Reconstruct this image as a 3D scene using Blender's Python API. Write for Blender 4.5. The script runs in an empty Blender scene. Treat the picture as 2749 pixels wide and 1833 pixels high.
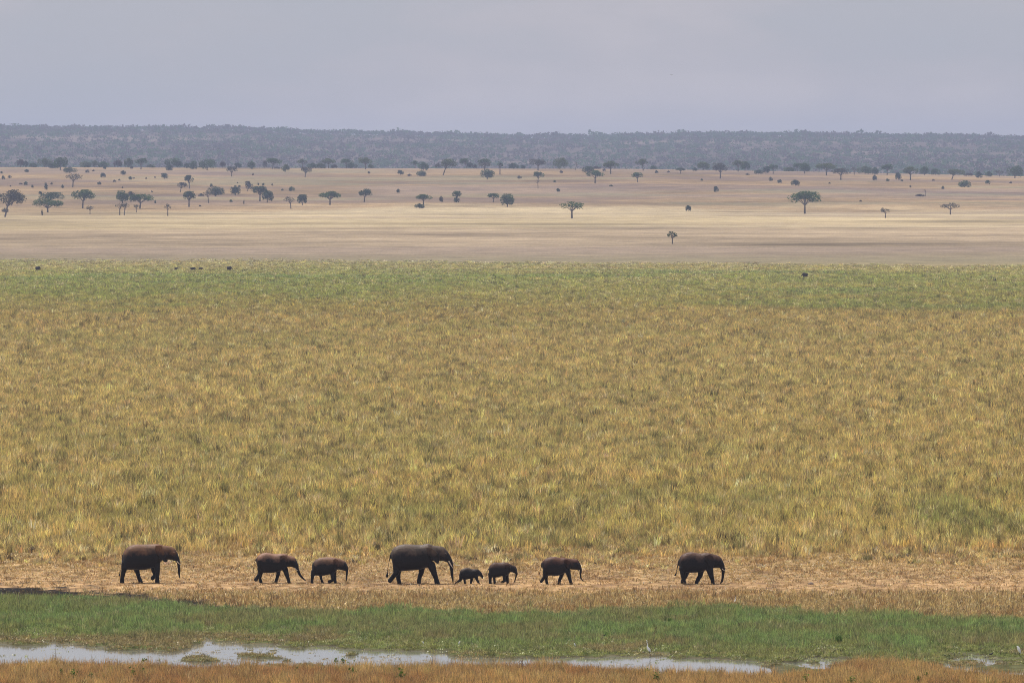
import bpy, bmesh, math, random
import numpy as np
from mathutils import Vector, Matrix

random.seed(7)
RNG = np.random.default_rng(11)
C = bpy.context.scene.collection
D = bpy.data

# ------------------------------------------------------------------ camera model
CAMH, F, W0, H0, YH = 28.45, 22000.0, 2749.0, 1833.0, 427.0
PITCH = math.atan((H0 / 2 - YH) / F)
cp, sp = math.cos(PITCH), math.sin(PITCH)

def ray(px, py):
    a, b = (px - W0 / 2) / F, -(py - H0 / 2) / F
    return a, cp + sp * b, -sp + cp * b          # x, forward, up

def project(x, y, z):
    dz = z - CAMH
    f = y * cp - dz * sp
    u = y * sp + dz * cp
    return W0 / 2 + F * x / f, H0 / 2 - F * u / f

# ------------------------------------------------------------------ noise
def _hash(ix, iy, s):
    h = (ix.astype(np.int64) * 374761393 + iy.astype(np.int64) * 668265263 + s * 974711) & 0x7fffffff
    h = ((h ^ (h >> 13)) * 1274126177) & 0x7fffffff
    h = ((h ^ (h >> 16)) * 2246822519) & 0x7fffffff
    return (h & 0xffffff) / float(0xffffff)

def vn(x, y, s=0):
    ix, iy = np.floor(x), np.floor(y)
    fx, fy = x - ix, y - iy
    fx, fy = fx * fx * (3 - 2 * fx), fy * fy * (3 - 2 * fy)
    a, b = _hash(ix, iy, s), _hash(ix + 1, iy, s)
    c, d = _hash(ix, iy + 1, s), _hash(ix + 1, iy + 1, s)
    return (a * (1 - fx) + b * fx) * (1 - fy) + (c * (1 - fx) + d * fx) * fy

def fbm(x, y, s=0, o=4):
    x = np.asarray(x, float); y = np.asarray(y, float)
    t, a, n = 0, 1.0, 0
    for k in range(o):
        t = t + a * vn(x * 2 ** k + 17.3 * k, y * 2 ** k + 9.1 * k, s + k); n += a; a *= 0.55
    return t / n

def sst(a, b, x):
    t = np.clip((x - a) / (b - a), 0, 1)
    return t * t * (3 - 2 * t)

# ------------------------------------------------------------------ terrain
CRX = [0, 1000, 1700, 2200, 2749]
CRY = [449, 452, 454, 462, 474]
RGX = [0, 330, 640, 820, 1280, 1560, 1850, 2150, 2749]
RGY = [347, 351, 350, 359, 369, 373, 366, 366, 376]

def height(x, y):
    x = np.asarray(x, float); y = np.asarray(y, float)
    px = W0 / 2 + F * x / np.maximum(y, 300)
    near = np.where(y < 420, 26.0 * np.clip(1 - y / 420.0, 0, 2) ** 1.5, 0.0)
    cr = CAMH - (np.interp(px, CRX, CRY) - YH) / F * 6200
    t = np.clip((y - 4250) / (6200 - 4250), 0, 1)
    rise = cr * (0.72 * t + 0.28 * t * t * (3 - 2 * t)) * sst(4250, 4700, y) ** 0.5
    back = 3 + (cr - 3) * (1 - sst(6230, 6900, y))
    z = np.where(y < 6215, rise, back)
    z = z + (fbm(x / 300, y / 500, 5, 3) - 0.5) * 2.4 * sst(4300, 5000, y) * (1 - sst(5700, 6150, y))
    rg = CAMH + (YH - np.interp(px, RGX, RGY)) / F * 14000
    h = sst(8500, 14000, y)
    h = 0.5 * h + 0.5 * np.clip((y - 8500) / 5500, 0, 1)
    z = z + (rg - 3) * h * np.where(y > 8500, 1, 0)
    z = z + (fbm(x / 300, y / 500, 9, 3) - 0.5) * 7 * sst(9000, 10000, y) * (1 - sst(13000, 13900, y))
    z = np.where(y > 14000, z - 22 * sst(14000, 16500, y), z)
    return z + near - wet_depth(x, y)

WUX = [-400, 0, 150, 250, 400, 470, 535, 550, 590, 640, 800, 860, 900, 1000, 1120, 1200, 1240, 1300, 1500, 1600, 1640, 1700, 1790, 1900, 2000, 2060, 2150, 2190, 2240, 2290, 2330, 2480, 2540, 2610, 2660, 2749, 3200]
WUY = [1735, 1733, 1722, 1733, 1742, 1741, 1733, 1703, 1722, 1720, 1736, 1728, 1732, 1745, 1745, 1748, 1766, 1768, 1764, 1762, 1750, 1751, 1765, 1768, 1771, 1780, 1775, 1755, 1757, 1765, 1790, 1785, 1768, 1757, 1768, 1768, 1760]
WLX = [-400, 0, 600, 950, 1150, 1240, 1500, 1640, 1900, 2050, 2220, 2300, 2480, 2600, 2749, 3200]
WLY = [1782, 1782, 1786, 1792, 1786, 1776, 1782, 1798, 1806, 1806, 1800, 1780, 1785, 1806, 1816, 1826]

def wet_depth(x, y):
    px, py = project(x, np.maximum(y, 200.0), 0.0)
    up, lo = np.interp(px, WUX, WUY) - 9, np.interp(px, WLX, WLY) + 8
    n = (fbm(x / 2.2, y / 3.5, 21, 4) - 0.5) * 34
    n2 = (fbm(x / 5, y / 6, 27, 3) - 0.5) * 16
    e = np.minimum(py - up + n + n2, lo - py + 4)
    d = 0.32 * sst(-6, 12, e)
    isl = sst(0.60, 0.70, fbm(x / 3.0, y / 5.0, 33, 4)) * sst(380, 560, px) * (1 - 0.5 * sst(1000, 1100, px))
    isl2 = sst(0.44, 0.52, fbm(x / 2.5, y / 4.0, 35, 4)) * sst(2010, 2120, px)
    d = d * (1 - 0.75 * np.maximum(isl, isl2))
    return np.where((y > 440) & (y < 500), d, 0.0)

WATER_Z = -0.17

def ground_at(px, py):
    """where the sight line through a point of the photo meets the terrain"""
    a, f, u = ray(px, py)
    ds = np.concatenate([np.arange(420, 700, 0.25), np.arange(700, 4000, 4), np.arange(4000, 6600, 6)])
    z = CAMH + ds * u / f
    g = height(ds * a / f, ds)
    i = np.argmax(z <= g + 0.001)
    d = ds[i]
    if z[i] > g[i] or d > 6200: d = 6195.0
    x = d * a / f
    return float(x), float(d), float(height(x, d))

# ------------------------------------------------------------------ helpers
def tag(o, label=None, cat=None, group=None, kind=None):
    if label: o['label'] = label
    if cat: o['category'] = cat
    if group: o['group'] = group
    if kind: o['kind'] = kind
    return o

def link(name, me, parent=None, mat=None, smooth=False):
    o = D.objects.new(name, me); C.objects.link(o)
    if parent: o.parent = parent
    if mat: me.materials.append(mat)
    if smooth: me.polygons.foreach_set('use_smooth', [True] * len(me.polygons))
    return o

def np_mesh(name, co, faces, nper):
    me = D.meshes.new(name)
    co = np.asarray(co, np.float32); faces = np.asarray(faces, np.int32)
    me.vertices.add(len(co)); me.vertices.foreach_set('co', co.ravel())
    nf = len(faces)
    me.loops.add(nf * nper); me.loops.foreach_set('vertex_index', faces.ravel())
    me.polygons.add(nf)
    me.polygons.foreach_set('loop_start', np.arange(nf, dtype=np.int32) * nper)
    me.polygons.foreach_set('loop_total', np.full(nf, nper, np.int32))
    me.update(calc_edges=True)
    return me

def node_mat(name):
    m = D.materials.new(name); m.use_nodes = True
    nt = m.node_tree
    for n in list(nt.nodes): nt.nodes.remove(n)
    out = nt.nodes.new('ShaderNodeOutputMaterial')
    return m, nt, out

def N(nt, t, **kw):
    n = nt.nodes.new(t)
    for k, v in kw.items():
        if k.startswith('i_'):
            n.inputs[k[2:]].default_value = v
        else:
            setattr(n, k, v)
    return n

def ramp(nt, stops, fac):
    r = nt.nodes.new('ShaderNodeValToRGB')
    e = r.color_ramp.elements
    while len(e) > 1: e.remove(e[0])
    e[0].position = stops[0][0]; e[0].color = (*stops[0][1], 1)
    for p, c in stops[1:]:
        k = e.new(p); k.color = (*c, 1)
    nt.links.new(fac, r.inputs['Fac'])
    return r.outputs['Color']

# ------------------------------------------------------------------ materials
def leaf_material(name, use_tint, base=(0.1, 0.12, 0.05), transl=0.35, spread=0.35, spec=0.0):
    m, nt, out = node_mat(name)
    if use_tint:
        a = N(nt, 'ShaderNodeAttribute', attribute_type='INSTANCER', attribute_name='tint')
        col = a.outputs['Color']
    else:
        rgb = N(nt, 'ShaderNodeRGB'); rgb.outputs[0].default_value = (*base, 1); col = rgb.outputs[0]
    b = N(nt, 'ShaderNodeAttribute', attribute_type='GEOMETRY', attribute_name='blade')
    mp = N(nt, 'ShaderNodeMapRange'); nt.links.new(b.outputs['Fac'], mp.inputs['Value'])
    mp.inputs['To Min'].default_value = 1 - spread; mp.inputs['To Max'].default_value = 1 + spread
    mul = N(nt, 'ShaderNodeMix', data_type='RGBA', blend_type='MULTIPLY'); mul.inputs['Factor'].default_value = 1
    nt.links.new(col, mul.inputs['A']); nt.links.new(mp.outputs[0], mul.inputs['B'])
    dif = N(nt, 'ShaderNodeBsdfDiffuse'); tr = N(nt, 'ShaderNodeBsdfTranslucent')
    nt.links.new(mul.outputs['Result'], dif.inputs['Color']); nt.links.new(mul.outputs['Result'], tr.inputs['Color'])
    mx = N(nt, 'ShaderNodeMixShader'); mx.inputs[0].default_value = transl
    nt.links.new(dif.outputs[0], mx.inputs[1]); nt.links.new(tr.outputs[0], mx.inputs[2])
    last = mx.outputs[0]
    if spec > 0:
        g = N(nt, 'ShaderNodeBsdfGlossy'); g.inputs['Roughness'].default_value = 0.35
        g.inputs['Color'].default_value = (0.8, 0.8, 0.75, 1)
        m2 = N(nt, 'ShaderNodeMixShader'); m2.inputs[0].default_value = spec
        nt.links.new(last, m2.inputs[1]); nt.links.new(g.outputs[0], m2.inputs[2]); last = m2.outputs[0]
    nt.links.new(last, out.inputs['Surface'])
    return m

MAT_GRASS = leaf_material('grass_blades', True, transl=0.38, spread=0.62, spec=0.05)

def principled(name, col, rough=0.8, noise=None, bump=0.0, spec=0.3):
    m, nt, out = node_mat(name)
    p = N(nt, 'ShaderNodeBsdfPrincipled'); p.inputs['Roughness'].default_value = rough
    p.inputs['Specular IOR Level'].default_value = spec
    p.inputs['Base Color'].default_value = (*col, 1)
    if noise:
        sc, c2 = noise
        tc = N(nt, 'ShaderNodeTexCoord'); no = N(nt, 'ShaderNodeTexNoise')
        no.inputs['Scale'].default_value = sc; no.inputs['Detail'].default_value = 5
        nt.links.new(tc.outputs['Object'], no.inputs['Vector'])
        c = ramp(nt, [(0.35, col), (0.65, c2)], no.outputs['Fac'])
        nt.links.new(c, p.inputs['Base Color'])
        if bump:
            bp = N(nt, 'ShaderNodeBump'); bp.inputs['Strength'].default_value = bump; bp.inputs['Distance'].default_value = 0.03
            nt.links.new(no.outputs['Fac'], bp.inputs['Height']); nt.links.new(bp.outputs[0], p.inputs['Normal'])
    nt.links.new(p.outputs[0], out.inputs['Surface'])
    return m

MAT_BARK = principled('bark', (0.10, 0.08, 0.07), 0.9, (1.5, (0.17, 0.14, 0.12)))
MAT_DEADWOOD = principled('dead_wood', (0.13, 0.10, 0.085), 0.9, (2, (0.2, 0.16, 0.13)))
MAT_IVORY = principled('ivory', (0.72, 0.66, 0.54), 0.4, (6, (0.6, 0.52, 0.4)))
MAT_FEATHER = principled('white_feathers', (0.85, 0.85, 0.83), 0.7, (8, (0.74, 0.74, 0.74)))
def thin_feathers(m):
    t = m.node_tree; p_ = t.nodes['Principled BSDF']; o_ = t.nodes['Material Output']
    tr = t.nodes.new('ShaderNodeBsdfTranslucent'); tr.inputs['Color'].default_value = (.9, .9, .88, 1)
    mx_ = t.nodes.new('ShaderNodeMixShader'); mx_.inputs[0].default_value = .5
    t.links.new(p_.outputs[0], mx_.inputs[1]); t.links.new(tr.outputs[0], mx_.inputs[2]); t.links.new(mx_.outputs[0], o_.inputs['Surface'])
thin_feathers(MAT_FEATHER)
MAT_BEAK = principled('yellow_bill', (0.6, 0.42, 0.1), 0.5)
MAT_BIRDLEG = principled('dark_leg', (0.04, 0.04, 0.035), 0.6)
MAT_DARKFEATHER = principled('dark_feathers', (0.03, 0.028, 0.026), 0.7, (8, (0.05, 0.045, 0.04)))
MAT_BUFFALO = principled('buffalo_hide', (0.022, 0.018, 0.018), 0.75, (3, (0.05, 0.04, 0.036)))
MAT_HORN = principled('horn', (0.09, 0.08, 0.07), 0.5)
MAT_STALK = principled('dry_stalk', (0.14, 0.07, 0.04), 0.9, (9, (0.22, 0.12, 0.07)))
MAT_ROCK = principled('brown_stone', (0.15, 0.11, 0.09), 0.9, (6, (0.24, 0.18, 0.14)), 0.6)

FOL = {}
for k, c in {'green': (0.060, 0.110, 0.030), 'dark': (0.038, 0.072, 0.028), 'olive': (0.095, 0.125, 0.038),
             'grey': (0.090, 0.085, 0.062), 'brown': (0.095, 0.070, 0.055)}.items():
    FOL[k] = leaf_material('foliage_' + k, False, c, 0.25, 0.45)
MAT_LEAFY = leaf_material('leafy_plant', False, (0.11, 0.17, 0.03), 0.3, 0.4)
MAT_REED = leaf_material('marsh_reed', False, (0.17, 0.26, 0.075), 0.3, 0.4)

def skin_material(name, dust, dusty):
    m, nt, out = node_mat(name)
    tc = N(nt, 'ShaderNodeTexCoord')
    n1 = N(nt, 'ShaderNodeTexNoise'); n1.inputs['Scale'].default_value = 1.6; n1.inputs['Detail'].default_value = 6; n1.inputs['Roughness'].default_value = 0.65
    nt.links.new(tc.outputs['Object'], n1.inputs['Vector'])
    n2 = N(nt, 'ShaderNodeTexNoise'); n2.inputs['Scale'].default_value = 14; n2.inputs['Detail'].default_value = 6
    nt.links.new(tc.outputs['Object'], n2.inputs['Vector'])
    sep = N(nt, 'ShaderNodeSeparateXYZ'); nt.links.new(tc.outputs['Generated'], sep.inputs[0])
    add = N(nt, 'ShaderNodeMath', operation='MULTIPLY_ADD')
    nt.links.new(n1.outputs['Fac'], add.inputs[0]); add.inputs[1].default_value = 0.75; nt.links.new(sep.outputs['Z'], add.inputs[2])
    base = ramp(nt, [(0.3, (0.006, 0.0055, 0.005)), (0.7, (0.014, 0.012, 0.011))], n2.outputs['Fac'])
    mr = N(nt, 'ShaderNodeMapRange'); mr.inputs['From Min'].default_value = 1.08; mr.inputs['From Max'].default_value = 1.32
    mr.inputs['To Max'].default_value = dusty
    nt.links.new(add.outputs[0], mr.inputs['Value'])
    mix = N(nt, 'ShaderNodeMix', data_type='RGBA'); nt.links.new(mr.outputs[0], mix.inputs['Factor'])
    nt.links.new(base, mix.inputs['A']); mix.inputs['B'].default_value = (*dust, 1)
    p = N(nt, 'ShaderNodeBsdfPrincipled'); p.inputs['Roughness'].default_value = 0.5; p.inputs['Specular IOR Level'].default_value = 0.15
    nt.links.new(mix.outputs['Result'], p.inputs['Base Color'])
    w = N(nt, 'ShaderNodeTexVoronoi', feature='DISTANCE_TO_EDGE'); w.inputs['Scale'].default_value = 9
    mpv = N(nt, 'ShaderNodeMapping'); mpv.inputs['Scale'].default_value = (1, 1, 2.2)
    nt.links.new(tc.outputs['Object'], mpv.inputs[0]); nt.links.new(mpv.outputs[0], w.inputs['Vector'])
    bp = N(nt, 'ShaderNodeBump'); bp.inputs['Strength'].default_value = 0.5; bp.inputs['Distance'].default_value = 0.03
    nt.links.new(w.outputs['Distance'], bp.inputs['Height'])
    bp2 = N(nt, 'ShaderNodeBump'); bp2.inputs['Strength'].default_value = 0.6; bp2.inputs['Distance'].default_value = 0.05
    nt.links.new(n1.outputs['Fac'], bp2.inputs['Height']); nt.links.new(bp.outputs[0], bp2.inputs['Normal'])
    nt.links.new(bp2.outputs[0], p.inputs['Normal'])
    nt.links.new(p.outputs[0], out.inputs['Surface'])
    return m

# ------------------------------------------------------------------ world, sun, camera
SUN_EL = math.radians(66)
sdir = Vector((-0.42, 0.60, 0)).normalized() * math.cos(SUN_EL) + Vector((0, 0, math.sin(SUN_EL)))   # towards the sun
world = D.worlds.new('World'); bpy.context.scene.world = world; world.use_nodes = True
nt = world.node_tree
for n in list(nt.nodes): nt.nodes.remove(n)
wo = N(nt, 'ShaderNodeOutputWorld'); bg = N(nt, 'ShaderNodeBackground'); bg.inputs['Strength'].default_value = 0.1
sky = N(nt, 'ShaderNodeTexSky', sky_type='NISHITA', sun_disc=False)
sky.sun_elevation = SUN_EL; sky.sun_rotation = math.atan2(sdir.x, sdir.y); sky.air_density = 1.2; sky.dust_density = 3.0
tc = N(nt, 'ShaderNodeTexCoord')
mp = N(nt, 'ShaderNodeMapping'); mp.inputs['Scale'].default_value = (1, 1, 3.0)
nt.links.new(tc.outputs['Generated'], mp.inputs[0])
n1 = N(nt, 'ShaderNodeTexNoise'); n1.inputs['Scale'].default_value = 16; n1.inputs['Detail'].default_value = 5; n1.inputs['Roughness'].default_value = 0.5
nt.links.new(mp.outputs[0], n1.inputs['Vector'])
cloud = ramp(nt, [(0.36, (4.1, 4.28, 4.85)), (0.47, (4.22, 4.32, 4.85)), (0.54, (4.6, 4.52, 5.0)), (0.62, (5.1, 4.9, 5.3))], n1.outputs['Fac'])
mx = N(nt, 'ShaderNodeMix', data_type='RGBA'); mx.inputs['Factor'].default_value = 0.86
nt.links.new(sky.outputs[0], mx.inputs['A']); nt.links.new(cloud, mx.inputs['B'])
nt.links.new(mx.outputs['Result'], bg.inputs['Color']); nt.links.new(bg.outputs[0], wo.inputs[0])

sl = D.lights.new('sun', 'SUN'); sl.energy = 4.0; sl.angle = math.radians(0.55); sl.color = (1.0, 0.955, 0.88)
so = D.objects.new('sun', sl); C.objects.link(so)
so.rotation_euler = sdir.to_track_quat('Z', 'Y').to_euler(); so.location = (0, 0, 300)

cam = D.cameras.new('camera'); co_ = D.objects.new('camera', cam); C.objects.link(co_)
cam.sensor_width = 36; cam.lens = 36 * F / W0; cam.clip_start = 1; cam.clip_end = 40000
co_.location = (0, 0, CAMH); co_.rotation_euler = (math.pi / 2 - PITCH, 0, 0)
sc = bpy.context.scene
sc.camera = co_
sc.view_settings.view_transform = 'Standard'; sc.view_settings.look = 'None'
sc.view_settings.exposure = 0.25; sc.view_settings.gamma = 1
sc.cycles.max_bounces = 6; sc.cycles.diffuse_bounces = 3; sc.cycles.transmission_bounces = 3
sc.cycles.volume_bounces = 0
sc.cycles.use_denoising = True; sc.cycles.filter_width = 1.0; sc.cycles.denoising_prefilter = 'NONE'; sc.cycles.denoising_input_passes = 'RGB_ALBEDO_NORMAL'; sc.cycles.denoiser = 'OPENIMAGEDENOISE'

# ------------------------------------------------------------------ zone colours (real surface colours)
def lerp_tab(v, tab):
    ks = [t[0] for t in tab]
    return np.stack([np.interp(v, ks, [t[1][i] for t in tab]) for i in range(3)], -1)

def mixc(a, b, f):
    f = np.asarray(f)[..., None]
    return a * (1 - f) + np.asarray(b) * f

GEX = [-400, 0, 200, 350, 500, 620, 900, 1100, 1300, 1420, 1500, 1800, 2100, 2300, 2500, 2749, 3200]
GEY = [1600, 1602, 1611, 1624, 1636, 1645, 1644, 1648, 1654, 1644, 1638, 1636, 1642, 1650, 1662, 1668, 1675]
FEX = [-400, 0, 300, 900, 1200, 1500, 1800, 2100, 2200, 2300, 2400, 2500, 2600, 2749, 3200]
FEY = [1777, 1775, 1772, 1781, 1776, 1773, 1794, 1798, 1790, 1770, 1765, 1776, 1795, 1808, 1815]

def zones(x, y):
    px, py = project(x, y, 0.0)
    w = (fbm(x / 3.5, y / 7, 41, 4) - 0.5)
    green = sst(-10, 10, py - np.interp(px, GEX, GEY) + w * 52)          # 1 = marsh
    mudc = np.interp(px, [-400, 0, 350, 460, 600, 760, 900, 1000, 3000], [1580, 1584, 1605, 1616, 1628, 1634, 1640, 1640, 1640])
    mudw = np.interp(px, [-400, 0, 350, 460, 600, 760, 900, 1000, 3000], [22, 21, 18, 13, 8, 3, 1, 0.01, 0.01])
    mud = 1 - sst(0.7, 1.3, np.abs(py - mudc - 7 + w * 30) / mudw + (fbm(x / 1.1, y / 2.5, 43, 4) - .5) * 2.4)
    mud = np.where((mudw < 0.5) | (green > 0.6), 0, mud)
    fg = sst(-4, 4, py - (np.interp(px, FEX, FEY) + 33) + w * 12)
    return px, py, green, mud, fg

def ground_colour(x, y):
    px, py, green, mud, fg = zones(x, y)
    d = y
    n1, n2, n3 = fbm(x / 90, y / 110, 51, 4), fbm(x / 30, y / 60, 53, 4), fbm(x / 400, y / 420, 55, 3)
    dw = d + sst(2600, 3400, d) * ((fbm(x / 210, y / 650, 101, 4) - .5) * 900 + (fbm(x / 60, y / 200, 103, 3) - .5) * 260)
    base = lerp_tab(dw, [(560, (.40, .27, .15)), (600, (.30, .22, .10)), (2150, (.26, .21, .11)), (2290, (.21, .18, .115)),
                        (2500, (.22, .175, .12)), (2900, (.27, .21, .14)), (3300, (.31, .24, .155)), (3650, (.36, .285, .165)),
                        (4000, (.385, .305, .18)), (4330, (.34, .265, .155)), (4480, (.255, .18, .10)), (5200, (.26, .18, .10)), (6100, (.28, .195, .108)),
                        (6900, (.16, .13, .10)), (9000, (.085, .068, .056)), (14000, (.095, .072, .062))])
    far = sst(2300, 2600, d)
    stripe = fbm(x / 110, y / 170, 57, 4)
    c = base * (1 + far[..., None] * 1.0 * ((stripe - 0.5) * 1.0 + (n1 - .5) * 0.7 + (n2 - .5) * .35)[..., None])
    c = mixc(c, (.20, .155, .125), far * sst(.56, .72, n3 + (stripe - .5) * .35) * .6)
    pale = far * (1 - sst(4300, 4700, dw)) * sst(2900, 3500, d) * sst(.55, .68, fbm(x / 420, y / 120, 59, 4))
    c = mixc(c, (.46, .375, .235), pale * .5)
    rise = sst(4400, 4700, d) * (1 - sst(6100, 6200, d))
    c = mixc(c, (.15, .11, .09), rise * sst(.50, .66, fbm(x / 170, y / 130, 61, 4)) * .65)
    c = mixc(c, (.20, .19, .12), rise * sst(.58, .7, fbm(x / 150, y / 160, 67, 4)) * .5)
    gl = 1 - sst(10, 60, np.abs(d - 2290 + 110 * sst(300, 2400, px) - (n2 - .5) * 120))
    c = mixc(c, (.13, .15, .075), gl * .55 * sst(.4, .6, n1))
    # near
    path = (1 - sst(0.3, 1, np.abs(py - 1578) / 34)) * sst(500, 530, d) * (1 - sst(570, 590, d))
    c = np.where((d < 600)[..., None], mixc(mixc(c, (.37, .245, .115), np.ones_like(d) * .5), (.36, .23, .12), path * .7), c)
    spots = sst(.53, .68, fbm(x / .8, y / 2.2, 63, 4)) * (d < 600)
    c = mixc(c, (.16, .10, .06), spots * .75)
    c = mixc(c, (.09, .11, .035), green)
    c = mixc(c, (.022, .021, .021), mud)
    wet = wet_depth(x, y)
    c = mixc(c, (.10, .09, .055), sst(.02, .12, wet))
    c = mixc(c, (.30, .17, .08), fg)
    c = np.where((d < 440)[..., None], np.array([.26, .19, .09]), c)
    return np.clip(c, 0.01, .9)

# ------------------------------------------------------------------ ground sheet
rows = np.concatenate([np.linspace(-300, 430, 40, endpoint=False), np.arange(430, 560, 0.4),
                       560 * (2300 / 560) ** np.linspace(0, 1, 220, endpoint=False),
                       np.arange(2300, 7000, 14), np.arange(7000, 18001, 40)])
tt = np.concatenate([np.linspace(-1, -0.22, 40, endpoint=False), np.linspace(-0.22, 0.22, 300), np.linspace(0.22, 1, 41)[1:]])
X = tt[None, :] * (110 + 0.19 * np.maximum(rows, 0))[:, None]
Y = np.repeat(rows[:, None], len(tt), 1)
Z = height(X, Y)
nr, ncol = X.shape
idx = np.arange(nr * ncol).reshape(nr, ncol)
faces = np.stack([idx[:-1, :-1], idx[:-1, 1:], idx[1:, 1:], idx[1:, :-1]], -1).reshape(-1, 4)
me = np_mesh('ground', np.stack([X, Y, Z], -1).reshape(-1, 3), faces, 4)
gc = ground_colour(X, Y).reshape(-1, 3)
at = me.color_attributes.new('soil', 'FLOAT_COLOR', 'POINT')
at.data.foreach_set('color', np.concatenate([gc, np.ones((len(gc), 1))], 1).astype(np.float32).ravel())
m, nt, out = node_mat('savanna_ground')
a = N(nt, 'ShaderNodeAttribute', attribute_name='soil')
geo = N(nt, 'ShaderNodeNewGeometry')
mp = N(nt, 'ShaderNodeMapping'); mp.inputs['Scale'].default_value = (1, 0.45, 1); nt.links.new(geo.outputs['Position'], mp.inputs[0])
na = N(nt, 'ShaderNodeTexNoise'); na.inputs['Scale'].default_value = 1.1; na.inputs['Detail'].default_value = 6; na.inputs['Roughness'].default_value = 0.7
nb = N(nt, 'ShaderNodeTexNoise'); nb.inputs['Scale'].default_value = 0.07; nb.inputs['Detail'].default_value = 6; nb.inputs['Roughness'].default_value = 0.7
for q in (na, nb): nt.links.new(mp.outputs[0], q.inputs['Vector'])
ca = ramp(nt, [(0.3, (0.6, 0.58, 0.55)), (0.5, (1, 1, 1)), (0.7, (1.5, 1.5, 1.5))], na.outputs['Fac'])
cb = ramp(nt, [(0.3, (0.72, 0.72, 0.75)), (0.7, (1.25, 1.23, 1.2))], nb.outputs['Fac'])
m1 = N(nt, 'ShaderNodeMix', data_type='RGBA', blend_type='MULTIPLY'); m1.inputs['Factor'].default_value = 1
m2 = N(nt, 'ShaderNodeMix', data_type='RGBA', blend_type='MULTIPLY'); m2.inputs['Factor'].default_value = 1
nt.links.new(a.outputs['Color'], m1.inputs['A']); nt.links.new(ca, m1.inputs['B'])
nt.links.new(m1.outputs['Result'], m2.inputs['A']); nt.links.new(cb, m2.inputs['B'])
p = N(nt, 'ShaderNodeBsdfPrincipled'); p.inputs['Roughness'].default_value = 1; p.inputs['Specular IOR Level'].default_value = 0
nt.links.new(m2.outputs['Result'], p.inputs['Base Color'])
bp = N(nt, 'ShaderNodeBump'); bp.inputs['Strength'].default_value = 0.6; bp.inputs['Distance'].default_value = 0.12
nt.links.new(na.outputs['Fac'], bp.inputs['Height']); nt.links.new(bp.outputs[0], p.inputs['Normal'])
nt.links.new(p.outputs[0], out.inputs['Surface'])
tag(link('ground', me, None, m, True), kind='structure')

# ------------------------------------------------------------------ water
xs = np.linspace(-60, 60, 61); ys = np.linspace(448, 500, 27)
XX, YY = np.meshgrid(xs, ys)
wi = np.arange(XX.size).reshape(XX.shape)
wf = np.stack([wi[:-1, :-1], wi[:-1, 1:], wi[1:, 1:], wi[1:, :-1]], -1).reshape(-1, 4)
me = np_mesh('water', np.stack([XX, YY, np.full_like(XX, WATER_Z)], -1).reshape(-1, 3), wf, 4)
m, nt, out = node_mat('marsh_water')
p = N(nt, 'ShaderNodeBsdfPrincipled'); p.inputs['Base Color'].default_value = (0.16, 0.16, 0.14, 1)
p.inputs['Roughness'].default_value = 0.07; p.inputs['IOR'].default_value = 1.33; p.inputs['Specular IOR Level'].default_value = 1.0
geo = N(nt, 'ShaderNodeNewGeometry'); no = N(nt, 'ShaderNodeTexNoise'); no.inputs['Scale'].default_value = 2.2; no.inputs['Detail'].default_value = 3
nt.links.new(geo.outputs['Position'], no.inputs['Vector'])
bp = N(nt, 'ShaderNodeBump'); bp.inputs['Strength'].default_value = 0.05; bp.inputs['Distance'].default_value = 0.01
nt.links.new(no.outputs['Fac'], bp.inputs['Height']); nt.links.new(bp.outputs[0], p.inputs['Normal'])
nt.links.new(p.outputs[0], out.inputs['Surface'])
tag(link('water', me, None, m), kind='structure')

# ------------------------------------------------------------------ grass
def tuft_mesh(name, n, h, spread, width, lean, seed):
    r = np.random.default_rng(seed)
    co, fc, bl = [], [], []
    for i in range(n):
        a = r.uniform(0, 2 * math.pi); rr = spread * math.sqrt(r.uniform())
        bx, by = rr * math.cos(a), rr * math.sin(a)
        la = a + r.normal(0, 0.7); L = h * r.uniform(0.45, 1.0); le = lean * r.uniform(0.2, 1.3) * L
        wa = r.uniform(0, math.pi); wx, wy = math.cos(wa) * width / 2, math.sin(wa) * width / 2
        mx_, my_ = bx + math.cos(la) * le * .3, by + math.sin(la) * le * .3
        tx, ty = bx + math.cos(la) * le, by + math.sin(la) * le
        k = len(co)
        co += [(bx - wx, by - wy, -0.03), (bx + wx, by + wy, -0.03), (mx_ + wx * .8, my_ + wy * .8, L * .6), (mx_ - wx * .8, my_ - wy * .8, L * .6),
               (tx + wx * .25, ty + wy * .25, L * (1 - le / L * .25)), (tx - wx * .25, ty - wy * .25, L * (1 - le / L * .25))]
        fc += [(k, k + 1, k + 2, k + 3), (k + 3, k + 2, k + 4, k + 5)]
        bl += [float(np.clip(r.normal(.5, .28), 0, 1.4))] * 6
    me = np_mesh(name, co, fc, 4)
    me.attributes.new('blade', 'FLOAT', 'POINT').data.foreach_set('value', bl)
    me.materials.append(MAT_GRASS)
    return me

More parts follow.
